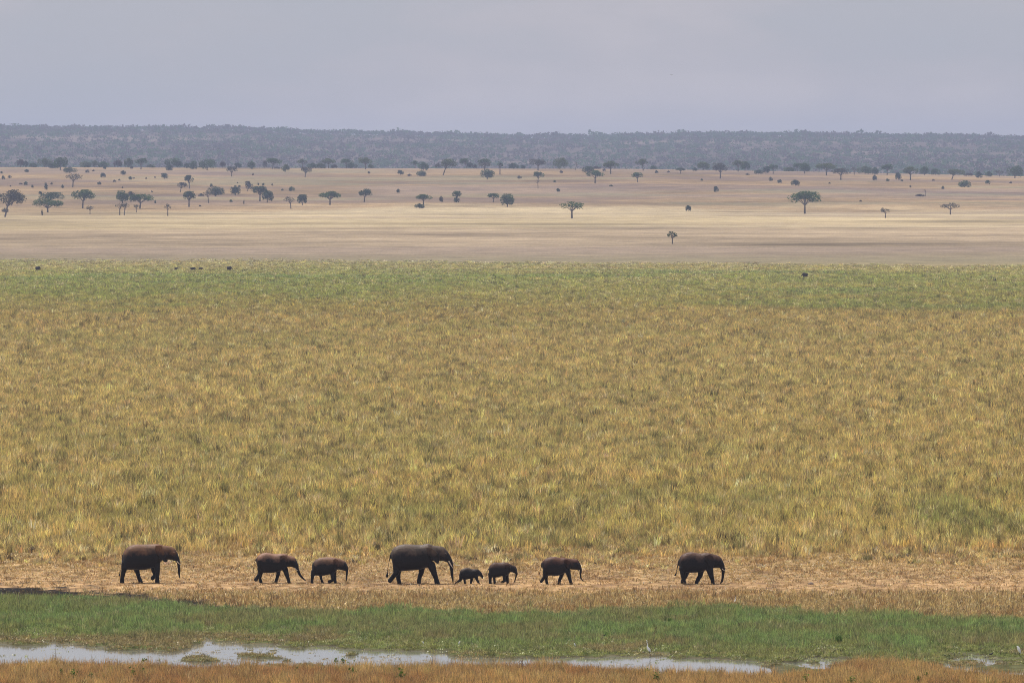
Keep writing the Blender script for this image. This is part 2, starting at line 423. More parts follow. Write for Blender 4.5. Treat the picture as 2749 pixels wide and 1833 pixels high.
def grass(name, label, pos, scl, tint, tufts):
    """one object whose tufts are instanced by geometry nodes on its own points"""
    n = len(pos)
    me = D.meshes.new(name); me.vertices.add(n)
    me.vertices.foreach_set('co', pos.astype(np.float32).ravel())
    me.attributes.new('scl', 'FLOAT_VECTOR', 'POINT').data.foreach_set('vector', scl.astype(np.float32).ravel())
    me.attributes.new('rot', 'FLOAT_VECTOR', 'POINT').data.foreach_set('vector', np.stack([RNG.normal(0, .10, n), RNG.normal(0, .10, n), RNG.uniform(0, 6.28, n)], -1).astype(np.float32).ravel())
    me.attributes.new('pick', 'INT', 'POINT').data.foreach_set('value', RNG.integers(0, len(tufts), n).astype(np.int32))
    me.attributes.new('tint', 'FLOAT_COLOR', 'POINT').data.foreach_set('color', np.concatenate([tint, np.ones((n, 1))], 1).astype(np.float32).ravel())
    o = link(name, me, None, MAT_GRASS)
    tag(o, label, 'grass', kind='stuff')
    col = D.collections.new(name + '_tufts')
    for k, t in enumerate(tufts): col.objects.link(D.objects.new('%s_tuft_%d' % (name, k), t))
    ng = D.node_groups.new(name + '_nodes', 'GeometryNodeTree')
    ng.interface.new_socket('Geometry', in_out='INPUT', socket_type='NodeSocketGeometry')
    ng.interface.new_socket('Geometry', in_out='OUTPUT', socket_type='NodeSocketGeometry')
    gi, go = ng.nodes.new('NodeGroupInput'), ng.nodes.new('NodeGroupOutput')
    m2p = ng.nodes.new('GeometryNodeMeshToPoints'); iop = ng.nodes.new('GeometryNodeInstanceOnPoints')
    ci = ng.nodes.new('GeometryNodeCollectionInfo'); ci.inputs['Collection'].default_value = col
    ci.inputs['Separate Children'].default_value = True; ci.inputs['Reset Children'].default_value = True
    def attr(nm, t):
        q = ng.nodes.new('GeometryNodeInputNamedAttribute'); q.data_type = t; q.inputs['Name'].default_value = nm; return q.outputs['Attribute']
    L = ng.links.new
    L(gi.outputs[0], m2p.inputs['Mesh']); L(m2p.outputs[0], iop.inputs['Points']); L(ci.outputs[0], iop.inputs['Instance'])
    iop.inputs['Pick Instance'].default_value = True
    L(attr('pick', 'INT'), iop.inputs['Instance Index'])
    e2r = ng.nodes.new('FunctionNodeEulerToRotation'); L(attr('rot', 'FLOAT_VECTOR'), e2r.inputs[0]); L(e2r.outputs[0], iop.inputs['Rotation'])
    L(attr('scl', 'FLOAT_VECTOR'), iop.inputs['Scale']); L(iop.outputs[0], go.inputs[0])
    md = o.modifiers.new('tufts', 'NODES'); md.node_group = ng
    return o

def scatter(d0, d1, dens, wide=1.22, pad=6):
    """random points between two distances; dens(d) per square metre"""
    ds = np.linspace(d0, d1, 400); wd = 2 * (0.0625 * wide * ds + pad)
    pdf = wd * dens(ds); cdf = np.concatenate([[0], np.cumsum((pdf[1:] + pdf[:-1]) / 2 * np.diff(ds))])
    n = int(cdf[-1]); d = np.interp(RNG.uniform(0, cdf[-1], n), cdf, ds)
    x = RNG.uniform(-1, 1, n) * (0.0625 * wide * d + pad)
    return x, d

def put(x, y): return np.stack([x, y, height(x, y)], -1)

def jitter(c, s=0.12):
    n = len(c)
    return np.clip(c * (1 + RNG.normal(0, s, n)[:, None]) * (1 + RNG.normal(0, s * .16, (n, 3))), .005, .95)

# field of tall dry grass
x, d = scatter(566, 2420, lambda q: np.interp(q, [566, 585, 700, 1000, 1450, 2270, 2420], [.6, 1.9, 2.3, 1.5, .75, .32, .26]))
px, py = project(x, d, 0.0)
big, mid, fin = fbm(x / 45, d / 160, 71, 4), fbm(x / 7, d / 45, 73, 4), fbm(x / .9, d / 13, 75, 3)
tab = [(566, (.46, .35, .165)), (600, (.43, .35, .135)), (640, (.40, .335, .115)), (720, (.43, .35, .13)), (900, (.425, .345, .14)), (1100, (.405, .330, .145)), (1350, (.385, .310, .145)),
       (1470, (.34, .275, .125)), (1600, (.285, .26, .10)), (1800, (.27, .272, .10)), (2000, (.30, .295, .125)), (2150, (.31, .28, .16)), (2270, (.30, .27, .175))]
tint = lerp_tab(d + (big - .5) * 160 * sst(640, 900, d), tab)
gr = sst(.53, .66, big + (mid - .5) * .35) * np.interp(d, [640, 1000, 1400, 1520, 2000, 2100], [.22, .14, .25, .65, .65, .3])
gr = np.maximum(gr, sst(.42, .78, fbm(x / 7, d / 30, 77, 3)) * .55 * np.exp(-((d - 650) / 60) ** 2) * sst(-400, 1900, px))
tint = mixc(tint, (.19, .235, .075), np.clip(gr, 0, .85))
patch = sst(.60, .70, fbm(x / 60, d / 55, 79, 3)) * sst(1450, 1600, d) * (1 - sst(2050, 2150, d))
tint = mixc(tint, (.13, .225, .085), patch * .5)
tint = mixc(tint, (.33, .21, .115), sst(.58, .72, fin) * .18)
tint = mixc(tint, (.15, .10, .06), (RNG.uniform(0, 1, len(d)) < .035) * .8)
tint = tint * 1.31 * np.stack([1 + 0 * d, .965 + 0 * d, np.interp(d, [600, 900, 1500, 2300], [.92, .84, .66, .60])], -1) * (1 + (mid - .5)[:, None] * .30 + (fin - .5)[:, None] * .65)
tint = mixc(tint, (.78, .66, .40), (RNG.uniform(0, 1, len(d)) < .07) * .7)
dk = (_hash(np.floor(x / .6 + vn(x, d, 7)), np.floor(d / 2.5), 5) > np.interp(d, [590, 1000, 1500, 2200], [.955, .962, .975, .985]))
tint = mixc(tint, (.115, .115, .04), dk * .72)
for (ex, ey, ew, eh) in ((1900, 1272, 75, 5), (940, 1370, 45, 4), (2490, 1327, 30, 4), (1500, 1010, 20, 4), (2180, 735, 60, 3)):
    tint = mixc(tint, (.09, .06, .05), np.exp(-((px - ex) / ew) ** 2 - ((py - ey) / eh) ** 2) * .85 * (RNG.uniform(0, 1, len(d)) < .5))
hgt = (1 + .35 * dk) * np.interp(d, [566, 578, 600, 640, 1450, 1600, 2050, 2270], [.25, .42, .85, 1.0, .95, .8, .6, .35]) * (1 + (fin - .5) * .9 + (mid - .5) * .5) * np.exp(RNG.normal(0, .16, len(d)))
wid = np.interp(d, [566, 1000, 2270], [.9, 1.15, 1.9])
keep = ~((d < 600) & (fbm(x / 2.5, d / 6, 81, 3) < .47 + .10 * (600 - d) / 34))
edge_y = np.interp(px, [-400, 0, 300, 1000, 1300, 2000, 2749, 3200], [698, 700, 703, 709, 711, 716, 721, 724]) + (fbm(x / 30, d / 200, 99, 4) - .5) * 16
sel = keep & (py > edge_y - 2 * RNG.uniform(0, 1, len(d)) ** 3 * 5)
S = np.stack([wid, wid, np.clip(hgt, .15, 1.9)], -1)
dry_tufts = [tuft_mesh('dry_tuft_%d' % k, 17, .95, .24, .042, .38, 100 + k) for k in range(6)]
grass('dry_grass', 'tall straw coloured grass filling the plain behind the elephants', put(x, d)[sel], S[sel], jitter(tint, .42)[sel], dry_tufts)

# darker, taller clumps standing out of the field belong to the same sward
# trampled stubble and straw along the elephant track
x, d = scatter(498, 618, lambda q: np.interp(q, [498, 530, 540, 560, 592, 618], [9, 9, 6.5, 5.5, 5.5, 3]))
px, py, green, mud, fg = zones(x, d)
n_ = fbm(x / 1.6, d / 4, 83, 3)
path = np.exp(-((py - 1575) / 16) ** 2)
tint = mixc(lerp_tab(d, [(516, (.46, .36, .20)), (535, (.47, .36, .20)), (545, (.46, .31, .17)), (592, (.47, .34, .17))]), (.36, .21, .11), sst(.5, .7, n_) * .6)
pick = RNG.uniform(0, 1, len(d))
tint = mixc(tint, (.68, .60, .44), (pick < .10) * .8); tint = mixc(tint, (.14, .09, .055), (pick > .93) * .8)
hg = np.interp(d, [516, 535, 543, 560, 592], [.30, .28, .13, .12, .22]) * np.exp(RNG.normal(0, .35, len(d))) * (1 + (n_ - .5))
tint = mixc(tint, (.09, .065, .04), (mud > .4) * .8)
sel = (green < .55) & ((mud < .4) | (RNG.uniform(0, 1, len(d)) < .28)) & (RNG.uniform(0, 1, len(d)) > path * .65)
S = np.stack([np.full(len(d), .8)] * 2 + [np.clip(hg * 2.4, .1, 1.6)], -1)
short_tufts = [tuft_mesh('short_tuft_%d' % k, 9, .42, .20, .036, .7, 200 + k) for k in range(5)]
grass('straw_stubble', 'short trampled straw along the elephants\' bare track', put(x, d)[sel], S[sel], jitter(tint * np.array([.99, .96, .70]), .20)[sel], short_tufts)

# green marsh grass
x, d = scatter(462, 536, lambda q: q * 0 + 15)
px, py, green, mud, fg = zones(x, d)
wet = wet_depth(x, d)
up = np.interp(px, WUX, WUY)
near_w = sst(-55, -8, py - up)
n_, n2_ = fbm(x / 1.8, d / 4, 85, 4), fbm(x / 7, d / 9, 87, 3)
tint = mixc(np.tile([.275, .36, .115], (len(d), 1)), (.34, .33, .11), sst(.45, .62, n_) * .6)
tint = mixc(tint, (.30, .27, .085), near_w * .6)
tint = mixc(tint, (.36, .25, .12), sst(.48, .66, n2_) * (.38 + .4 * near_w))
pick = RNG.uniform(0, 1, len(d))
tint = mixc(tint, (.42, .35, .19), (pick < .06 + .05 * near_w) * .8); tint = mixc(tint, (.08, .12, .03), (pick > .93) * .7)
for bx_, by_ in ((1741, 1765), (2735, 1764), (1233, 1733), (1543, 1738), (1136, 1731), (2661, 1760), (1622, 1708)):
    near_w = np.where((np.abs(px - bx_) < 9) & (py > by_ - 4) & (py < by_ + 30), 1.4, near_w)
hg = (1.05 - .65 * near_w) * np.exp(RNG.normal(0, .28, len(d))) * (1 + (n_ - .5) * .7)
wetp = sst(.06, .2, wet)
hg = hg * (1 - .6 * wetp)
sel = (green > .5 - .3 * (pick < .3)) & (fg < .5) & (RNG.uniform(0, 1, len(d)) > wetp * np.interp(px, [0, 350, 500, 1100, 2000, 2150], [.998, .99, .95, .94, .96, .80]) * np.where(n_ > .60, .93, 1.004))
S = np.stack([np.full(len(d), .9)] * 2 + [np.clip(hg, .12, 1.8)], -1)
marsh_tufts = [tuft_mesh('marsh_tuft_%d' % k, 12, .40, .20, .032, .5, 300 + k) for k in range(5)]
P = put(x, d); P[:, 2] = np.maximum(P[:, 2], WATER_Z - .02)
grass('marsh_grass', 'short lush green grass beside the shallow water', P[sel], S[sel], jitter(tint, .24)[sel], marsh_tufts)

# russet foreground grass
x, d = scatter(436, 470, lambda q: q * 0 + 26)
px, py, green, mud, fg = zones(x, d)
n_, n2_ = fbm(x / 1.2, d / 2.5, 89, 4), fbm(x / 6, d / 9, 91, 3)
tint = mixc(np.tile([.60, .39, .18], (len(d), 1)), (.46, .24, .115), sst(.48, .66, n2_) * .7)
tint = mixc(tint, (.66, .48, .24), sst(.5, .7, n_) * .6)
pick = RNG.uniform(0, 1, len(d))
tint = mixc(tint, (.28, .27, .09), (pick < .07) * .7); tint = mixc(tint, (.12, .07, .045), (pick > .9) * .7); tint = mixc(tint, (.66, .52, .32), ((pick > .5) & (pick < .56)) * .7)
hg = np.exp(RNG.normal(0, .20, len(d))) * (1 + (n_ - .5) * .8)
S = np.stack([np.full(len(d), .9)] * 2 + [np.clip(hg, .3, 1.7)], -1)
sel = fg > .5
fg_tufts = [tuft_mesh('russet_tuft_%d' % k, 15, .78, .18, .026, .35, 400 + k) for k in range(5)]
grass('russet_grass', 'reddish brown dry grass along the bottom of the photo', put(x, d)[sel], S[sel], jitter(tint * np.array([1.06, 1.05, .84]), .24)[sel], fg_tufts)

# ------------------------------------------------------------------ solid bodies from overlapping tapered limbs
class Solid:
    def __init__(s): s.bm = bmesh.new()
    def ball(s, p, r, sc=(1, 1, 1)):
        bmesh.ops.create_uvsphere(s.bm, u_segments=16, v_segments=10, radius=r, matrix=Matrix.Translation(p) @ Matrix.Diagonal((*sc, 1)))
    def limb(s, pts):
        for p in pts: s.ball(Vector(p[:3]), p[3])
        for a, b in zip(pts[:-1], pts[1:]):
            A, B = Vector(a[:3]), Vector(b[:3]); v = B - A
            if v.length < 1e-5: continue
            q = v.to_track_quat('Z', 'Y').to_matrix().to_4x4()
            bmesh.ops.create_cone(s.bm, cap_ends=True, segments=16, radius1=a[3], radius2=b[3], depth=v.length,
                                  matrix=Matrix.Translation((A + B) / 2) @ q)
    def loft(s, st, n=24, p=2.0):
        """st: (x, z_top, z_bottom, half_width)"""
        rings = []
        for (x, zt, zb, w) in st:
            zc, rz = (zt + zb) / 2, (zt - zb) / 2
            ring = []
            for k in range(n):
                a = 2 * math.pi * k / n
                ca, sa = math.cos(a), math.sin(a)
                wy = w * math.copysign(abs(ca) ** (2 / p), ca) * (1 - 0.18 * sa)
                ring.append(s.bm.verts.new((x, wy, zc + rz * math.copysign(abs(sa) ** (2 / p), sa))))
            rings.append(ring)
        for r0, r1 in zip(rings[:-1], rings[1:]):
            for k in range(n): s.bm.faces.new((r0[k], r1[k], r1[(k + 1) % n], r0[(k + 1) % n]))
        s.bm.faces.new(rings[0]); s.bm.faces.new(list(reversed(rings[-1])))
    def slab(s, pts, yfun, th):
        a = [s.bm.verts.new((x, yfun(x, z) - th / 2, z)) for x, z in pts]
        b = [s.bm.verts.new((x, yfun(x, z) + th / 2, z)) for x, z in pts]
        n = len(pts)
        s.bm.faces.new(a); s.bm.faces.new(list(reversed(b)))
        for k in range(n): s.bm.faces.new((a[(k + 1) % n], a[k], b[k], b[(k + 1) % n]))
    def bake(s, name, voxel, smooth=4, floor=None):
        bmesh.ops.recalc_face_normals(s.bm, faces=s.bm.faces)
        me = D.meshes.new('raw'); s.bm.to_mesh(me); s.bm.free()
        if voxel is None:
            me.name = name; return me
        o = D.objects.new('raw', me); C.objects.link(o)
        r = o.modifiers.new('r', 'REMESH'); r.mode = 'VOXEL'; r.voxel_size = voxel
        k = o.modifiers.new('s', 'SMOOTH'); k.factor = 0.5; k.iterations = smooth
        dg = bpy.context.evaluated_depsgraph_get(); dg.update()
        res = D.meshes.new_from_object(o.evaluated_get(dg)); res.name = name
        D.objects.remove(o); D.meshes.remove(me)
        if floor is not None:
            for v in res.vertices:
                if v.co.z < floor: v.co.z = floor
        return res

EL = [
 dict(o=(310, 1445), s=12.063, foot=1440, dust=((.23, .115, .06), .8),
  torso=[(215,560,640),(240,480,800),(290,380,950),(360,300,1010),(450,235,1015),(560,195,1010),(700,180,1015),(850,185,1025),(1000,182,1005),(1150,178,960),(1300,168,900),(1400,175,800),(1500,200,720)],
  head=[(1380,200,640),(1480,205,670),(1600,222,700),(1720,240,680),(1820,262,690),(1900,310,695),(1960,390,690),(2000,480,660)],
  trunk=[(1930,560,100),(1995,680,75),(2040,800,55),(2045,950,45),(2048,1080,40),(2055,1180,32),(2062,1270,16)],
  legs=[[(330,800,140),(260,1050,78),(215,1250,64),(205,1400,72)],[(600,820,140),(695,1100,72),(740,1270,62),(790,1390,70)],
        [(1330,750,120),(1355,1050,80),(1350,1250,64),(1345,1375,70)],[(1210,850,120),(1225,1060,72),(1280,1180,58),(1190,1290,68)]],
  tail=[(215,540,26),(205,700,14),(180,900,12),(150,1060,12),(110,1200,26)],
  ear=[(1300,200),(1490,200),(1560,400),(1640,600),(1680,740),(1610,765),(1500,680),(1370,520),(1290,330)], tusks=[[(1990,740),(2050,800),(2115,835)]], tr=15,
  label='large reddish-backed elephant with tail against its leg, last in line and farthest left'),
 dict(o=(670, 1470), s=14.7, foot=1400, dust=((.30, .16, .10), .9),
  torso=[(250,460,540),(280,380,680),(330,310,850),(400,260,940),(500,215,990),(650,188,990),(800,212,995),(950,240,985),(1100,245,950),(1250,222,900),(1400,240,850),(1480,270,780)],
  head=[(1350,255,700),(1480,285,750),(1600,318,750),(1700,340,770),(1780,375,810),(1830,450,840),(1865,540,800)],
  trunk=[(1790,600,95),(1850,730,80),(1885,850,60),(1930,960,56),(1985,1080,50),(2080,1190,42),(2200,1295,22)],
  legs=[[(420,820,130),(415,1010,80),(320,1130,66),(245,1250,76)],[(470,850,120),(430,1050,68),(390,1200,58),(430,1350,62)],
        [(1130,850,110),(1115,1050,74),(1060,1230,60),(1025,1345,62)],[(1400,850,115),(1480,1100,78),(1530,1260,62),(1555,1360,64)]],
  tail=[(255,450,34),(190,560,14),(155,780,10),(155,980,20)],
  ear=[(1180,310),(1330,270),(1470,330),(1510,450),(1500,620),(1440,750),(1340,650),(1230,490)], tusks=[[(1800,820),(1860,880),(1915,895)],[(1930,840),(1980,870),(2030,890)]], tr=14,
  label='brown-backed elephant reaching its trunk forward to the ground, second from left'),
 dict(o=(820, 1480), s=16.5, foot=1400, dust=((.26, .14, .085), .8),
  torso=[(285,590,680),(310,520,850),(360,440,1000),(430,370,1060),(560,290,1065),(700,258,1070),(850,243,1060),(1000,240,1025),(1150,248,980),(1300,265,930),(1400,290,800)],
  head=[(1250,280,760),(1400,285,790),(1520,318,800),(1620,365,820),(1710,395,840),(1780,455,850),(1825,540,840),(1845,620,780)],
  trunk=[(1780,680,95),(1835,790,66),(1835,920,52),(1815,1080,45),(1808,1240,34),(1780,1370,18)],
  legs=[[(360,880,120),(305,1120,74),(290,1250,62),(280,1370,68)],[(640,900,110),(670,1120,62),(700,1270,54),(745,1375,58)],
        [(1250,900,120),(1275,1100,84),(1295,1240,66),(1310,1365,64)],[(1180,900,110),(1195,1120,70),(1215,1260,60),(1045,1320,66)]],
  tail=[(300,590,26),(288,700,13),(295,850,10),(288,960,14)],
  ear=[(1200,330),(1330,290),(1450,340),(1490,500),(1490,700),(1440,795),(1340,700),(1240,530)], tusks=[], tr=12,
  label='small rounded elephant with hanging trunk and one bent forefoot, third from left'),
 dict(o=(1025, 1445), s=10.69, foot=1300, dust=((.20, .14, .10), .6),
  torso=[(260,400,520),(285,350,650),(330,280,800),(400,225,900),(500,182,950),(650,158,930),(800,163,920),(950,172,910),(1100,183,890),(1230,158,850),(1330,138,830),(1430,175,750)],
  head=[(1300,170,640),(1450,190,640),(1600,210,640),(1700,222,640),(1770,240,640),(1840,305,650),(1900,385,670),(1940,460,650)],
  trunk=[(1870,540,105),(1950,650,80),(1995,780,60),(2005,900,50),(2012,1040,42),(2035,1170,28),(2045,1285,16)],
  legs=[[(430,780,120),(415,980,80),(320,1090,62),(235,1200,66)],[(470,850,110),(460,1050,70),(470,1170,60),(490,1262,62)],
        [(1150,780,110),(1130,980,72),(1080,1120,58),(1058,1240,58)],[(1420,760,120),(1505,1000,80),(1560,1150,64),(1585,1262,74)]],
  tail=[(255,480,30),(210,650,12),(170,850,11),(160,970,14),(145,1080,42)],
  ear=[(1280,240),(1400,240),(1540,330),(1620,450),(1650,620),(1625,725),(1560,700),(1480,610),(1380,490),(1290,410)],
  tusks=[[(1925,650),(1985,755),(2045,850)],[(1990,640),(2060,715),(2130,778),(2250,780)]], tr=15,
  label='largest elephant with long curved white tusks, walking ahead of the tiny calf'),
 dict(o=(1210, 1495), s=12.38, foot=885, dust=((.11, .065, .04), .5),
  torso=[(305,480,620),(330,430,680),(380,395,735),(450,365,745),(530,348,742),(620,368,722),(720,398,702),(820,392,700),(900,405,640)],
  head=[(820,400,590),(890,388,600),(940,420,620),(990,470,650),(1035,530,680),(1060,590,660)],
  trunk=[(1010,600,50),(1050,650,38),(1045,695,26)],
  legs=[[(370,640,80),(320,750,48),(225,825,36),(165,862,32)],[(430,650,74),(455,750,40),(470,850,36)],
        [(700,640,66),(692,760,46),(668,850,36)],[(840,640,66),(872,740,46),(925,845,36)]],
  tail=[(310,500,12),(282,620,8),(285,690,9)],
  ear=[(830,430),(900,410),(950,470),(940,560),(890,610),(850,550)], tusks=[], tr=0,
  label='tiny elephant calf with stretched hind leg, just in front of the big tusker'),
 dict(o=(1210, 1495), s=12.38, foot=885, dust=((.14, .07, .045), .6),
  torso=[(1262,370,430),(1285,310,560),(1330,245,640),(1390,198,680),(1470,165,682),(1570,178,662),(1680,175,635),(1780,160,622),(1880,178,600),(1960,220,540)],
  head=[(1850,190,480),(1950,220,500),(2040,260,500),(2110,278,520),(2160,308,555),(2195,380,570),(2210,450,560)],
  trunk=[(2150,470,64),(2190,550,40),(2170,640,28),(2145,730,22),(2120,820,18),(2085,868,13)],
  legs=[[(1320,560,80),(1310,720,50),(1310,842,46)],[(1440,580,74),(1445,720,40),(1460,840,38)],
        [(1850,560,82),(1875,700,52),(1890,840,42)],[(1790,560,76),(1775,690,52),(1800,780,42),(1715,815,40)]],
  tail=[(1270,380,16),(1205,470,10),(1190,560,8),(1168,680,10)],
  ear=[(1800,240),(1900,215),(1980,280),(1995,400),(1960,505),(1890,450),(1820,350)], tusks=[], tr=0,
  label='young elephant with a lifted front foot and trunk tip on the ground, fourth from the head of the line... next after the tiny calf'),
 dict(o=(1435, 1480), s=15.68, foot=1385, dust=((.17, .07, .04), .65),
  torso=[(305,480,580),(335,420,720),(390,360,860),(460,310,960),(560,258,1020),(700,225,1010),(850,215,1030),(980,240,1020),(1100,268,980),(1250,268,920),(1400,280,830)],
  head=[(1300,285,700),(1450,290,740),(1600,312,760),(1720,316,770),(1810,330,780),(1870,400,780),(1925,500,780),(1955,590,740)],
  trunk=[(1870,660,100),(1940,750,62),(1945,880,46),(1935,1000,32),(1942,1100,30),(2010,1190,28),(2100,1275,15)],
  legs=[[(460,820,120),(435,1050,78),(350,1160,62),(285,1250,66)],[(500,850,110),(490,1080,70),(500,1240,60),(525,1345,60)],
        [(1180,830,120),(1125,1050,80),(1060,1200,66),(1030,1340,70)],[(1400,830,120),(1460,1050,80),(1505,1220,66),(1545,1335,64)]],
  tail=[(312,490,32),(280,650,17),(230,850,12),(190,980,26)],
  ear=[(1210,340),(1350,310),(1500,380),(1550,480),(1530,640),(1470,745),(1360,670),(1260,530)], tusks=[[(1890,770),(1900,830),(1925,870)]], tr=10,
  label='dark elephant with reddish forehead and trunk tip swung forward, second from right'),
 dict(o=(1780, 1450), s=11.2, foot=1310, dust=((.17, .085, .055), .6),
  torso=[(468,610,690),(495,540,790),(540,460,880),(610,410,950),(720,362,970),(860,345,972),(1000,375,965),(1150,388,950),(1280,370,900),(1380,375,870),(1480,400,840)],
  head=[(1350,390,810),(1480,405,840),(1600,430,820),(1690,460,820),(1750,515,850),(1800,600,870),(1830,680,850)],
  trunk=[(1750,740,100),(1810,860,64),(1812,980,48),(1798,1120,40),(1780,1230,32),(1730,1285,22)],
  legs=[[(600,850,120),(600,1050,70),(625,1190,54),(660,1290,46)],[(730,880,115),(690,1050,70),(620,1180,62),(590,1245,58)],
        [(1150,860,110),(1130,1050,72),(1060,1180,60),(1010,1268,54)],[(1400,850,115),(1450,1050,76),(1485,1180,56),(1500,1272,52)]],
  tail=[(480,630,30),(440,780,17),(410,950,14),(370,1050,30)],
  ear=[(1270,440),(1400,400),(1520,470),(1550,620),(1520,790),(1430,810),(1330,690),(1260,570)], tusks=[[(1780,850),(1830,890),(1870,895)]], tr=10,
  label='dark elephant walking alone at the head of the line, far right'),
]
EL[5]['label'] = 'young elephant with a lifted front foot, next ahead of the tiny calf'

def build_elephant(e):
    x0, y0 = e['o']; s = e['s']
    foot_py = y0 + e['foot'] / s
    d = ground_at(x0 + 1000 / s, foot_py)[1]
    mpx = d / F                                            # metres per photo pixel at that distance
    cx = sum(p[0] for p in e['torso']) / len(e['torso'])
    wx = ((x0 + cx / s) - W0 / 2) * mpx
    k = mpx / s                                            # metres per unit
    fx = lambda x: (x - cx) * k
    fz = lambda y: (e['foot'] - y) * k
    g = Solid()
    hmax = max((b - t) for _, t, b in e['torso']) * k
    body_w = hmax * 0.34
    T = []
    for i, (x, t, b) in enumerate(e['torso']):
        T.append((fx(x), fz(t), fz(b), min(body_w, max((b - t) * k * 0.42, .05))))
    T[-1] = (*T[-1][:3], T[-1][3] * .7)
    g.loft(T, p=2.2)
    Hh = [(fx(x), fz(t), fz(b), (b - t) * k * (.36 if i < len(e['head']) - 2 else .30)) for i, (x, t, b) in enumerate(e['head'])]
    hw = body_w * .62
    Hh = [(a, b, c, min(w, hw)) for a, b, c, w in Hh]
    g.loft(Hh, p=2.0)
    g.limb([(fx(x), 0, fz(y), r * k) for x, y, r in e['trunk']])
    offs = [-.52, .52, .50, -.50] if e['s'] != 12.063 else [-.52, .52, -.50, .50]
    for leg, of in zip(e['legs'], offs):
        y = of * body_w
        L = [(fx(x), y * (0.8 if i == 0 else 1), fz(yy), r * k * (1.04 if i else 1.0)) for i, (x, yy, r) in enumerate(leg)]
        g.limb(L)
        lx, ly, lz, lr = L[-1]
        if fz(leg[-1][1]) < 1.25 * lr:                     # planted foot: broad flat sole
            bmesh.ops.create_cone(g.bm, cap_ends=True, segments=16, radius1=lr * 1.06, radius2=lr, depth=max(lz, .03),
                                  matrix=Matrix.Translation((lx + lr * .12, ly, lz / 2)))
    g.limb([(fx(x), 0, fz(y), max(r * k, .022)) for x, y, r in e['tail']])
    xf = max(p[0] for p in e['ear'])
    for sgn in (-1, 1):
        g.slab([(fx(x), fz(y)) for x, y in e['ear']], lambda X_, Z_: sgn * (hw * .93 + (fx(xf) - X_) * .42), .075)
    # brow, eye bulges and lower lip
    hx, ht, hb = e['head'][-3]
    for sgn in (-1, 1):
        g.ball(Vector((fx(hx), sgn * hw * .80, fz(ht + (hb - ht) * .38))), .055 * hmax / 1.9)
    lipx, _, lipb = e['head'][-4]
    g.limb([(fx(lipx), 0, fz(lipb - 40), 45 * k), (fx(lipx + 70), 0, fz(lipb + 5), 28 * k)])
    me = g.bake('elephant', 0.03 if hmax > 1.2 else 0.022, 3, 0.0)
    o = link('elephant', me, None, skin_material('elephant_skin', *e['dust']), True)
    o.location = (wx, d, 0)
    tag(o, e['label'], 'elephant', 'elephants walking in single file')
    for n_, tk in enumerate(e['tusks']):
        g = Solid(); sg = (-1, 1)[n_]
        m_ = len(tk)
        g.limb([(fx(x), sg * hw * (.55 + .12 * i), fz(y), e['tr'] * 1.35 * k * (1 - .7 * i / (m_ - 1))) for i, (x, y) in enumerate(tk)])
        t = link('tusk', g.bake('tusk', 0.012, 2), o, MAT_IVORY, True)
    return o
for e in EL: build_elephant(e)

# ------------------------------------------------------------------ birds and far animals
def egret(px, py, hpx, label, pose='tall', face=-1):
    x, y, z = ground_at(px, py)
    k = hpx * y / F                     # full height in metres
    z = max(z, WATER_Z)
    root = D.objects.new('egret', None); C.objects.link(root); root.location = (x, y, z)
    root.rotation_euler = (0, 0, 0 if face < 0 else math.pi)
    tag(root, label, 'bird', 'white egrets around the marsh')
    g = Solid()
    if pose == 'tall':
        g.limb([(.10*k, 0, .33*k, .035*k), (.03*k, 0, .43*k, .085*k), (-.04*k, 0, .53*k, .07*k), (-.07*k, 0, .62*k, .04*k)])
        g.limb([(-.07*k, 0, .60*k, .035*k), (-.05*k, 0, .72*k, .024*k), (-.09*k, 0, .84*k, .02*k), (-.08*k, 0, .93*k, .022*k), (-.12*k, 0, .965*k, .026*k)])
        bill = [(-.13*k, 0, .965*k, .014*k), (-.25*k, 0, .96*k, .004*k)]; hip = .36
    else:
        g.limb([(.16*k, 0, .30*k, .04*k), (.08*k, 0, .50*k, .12*k), (-.02*k, 0, .72*k, .14*k), (-.08*k, 0, .86*k, .09*k), (-.14*k, 0, .92*k, .06*k)])
        bill = [(-.18*k, 0, .91*k, .02*k), (-.32*k, 0, .85*k, .006*k)]; hip = .42
    link('body', g.bake('body', max(.012 * k, .006), 2), root, MAT_FEATHER, True)
    g = Solid(); g.limb(bill); link('bill', g.bake('bill', None), root, MAT_BEAK)
    for sy in (-1, 1):
        g = Solid(); g.limb([(.05*k, sy*.035*k, hip*k, .012*k), (.09*k + sy*.01*k, sy*.035*k, .2*k, .009*k), (.10*k, sy*.035*k, .0, .009*k), (.04*k, sy*.035*k, 0.005, .007*k)])
        link('leg', g.bake('leg', None), root, MAT_BIRDLEG)
    return root
egret(1741, 1765, 47, 'tall white egret with raised neck at the water edge')
egret(2735, 1764, 30, 'hunched white egret beside the water at the far right', 'hunch')
egret(1973, 1622, 22, 'small pale egret standing in the straw stubble above the green band', 'tall', 1)
egret(1758, 1826, 30, 'small white egret half hidden in the russet grass', 'hunch')
egret(1233, 1733, 14, 'tiny white egret in green grass near the middle, right of the long water', 'hunch', 1)
egret(1543, 1738, 13, 'tiny pale egret in green grass left of the tall egret', 'hunch')
egret(1136, 1731, 11, 'tiny white egret nearest the right tip of the long water', 'hunch')

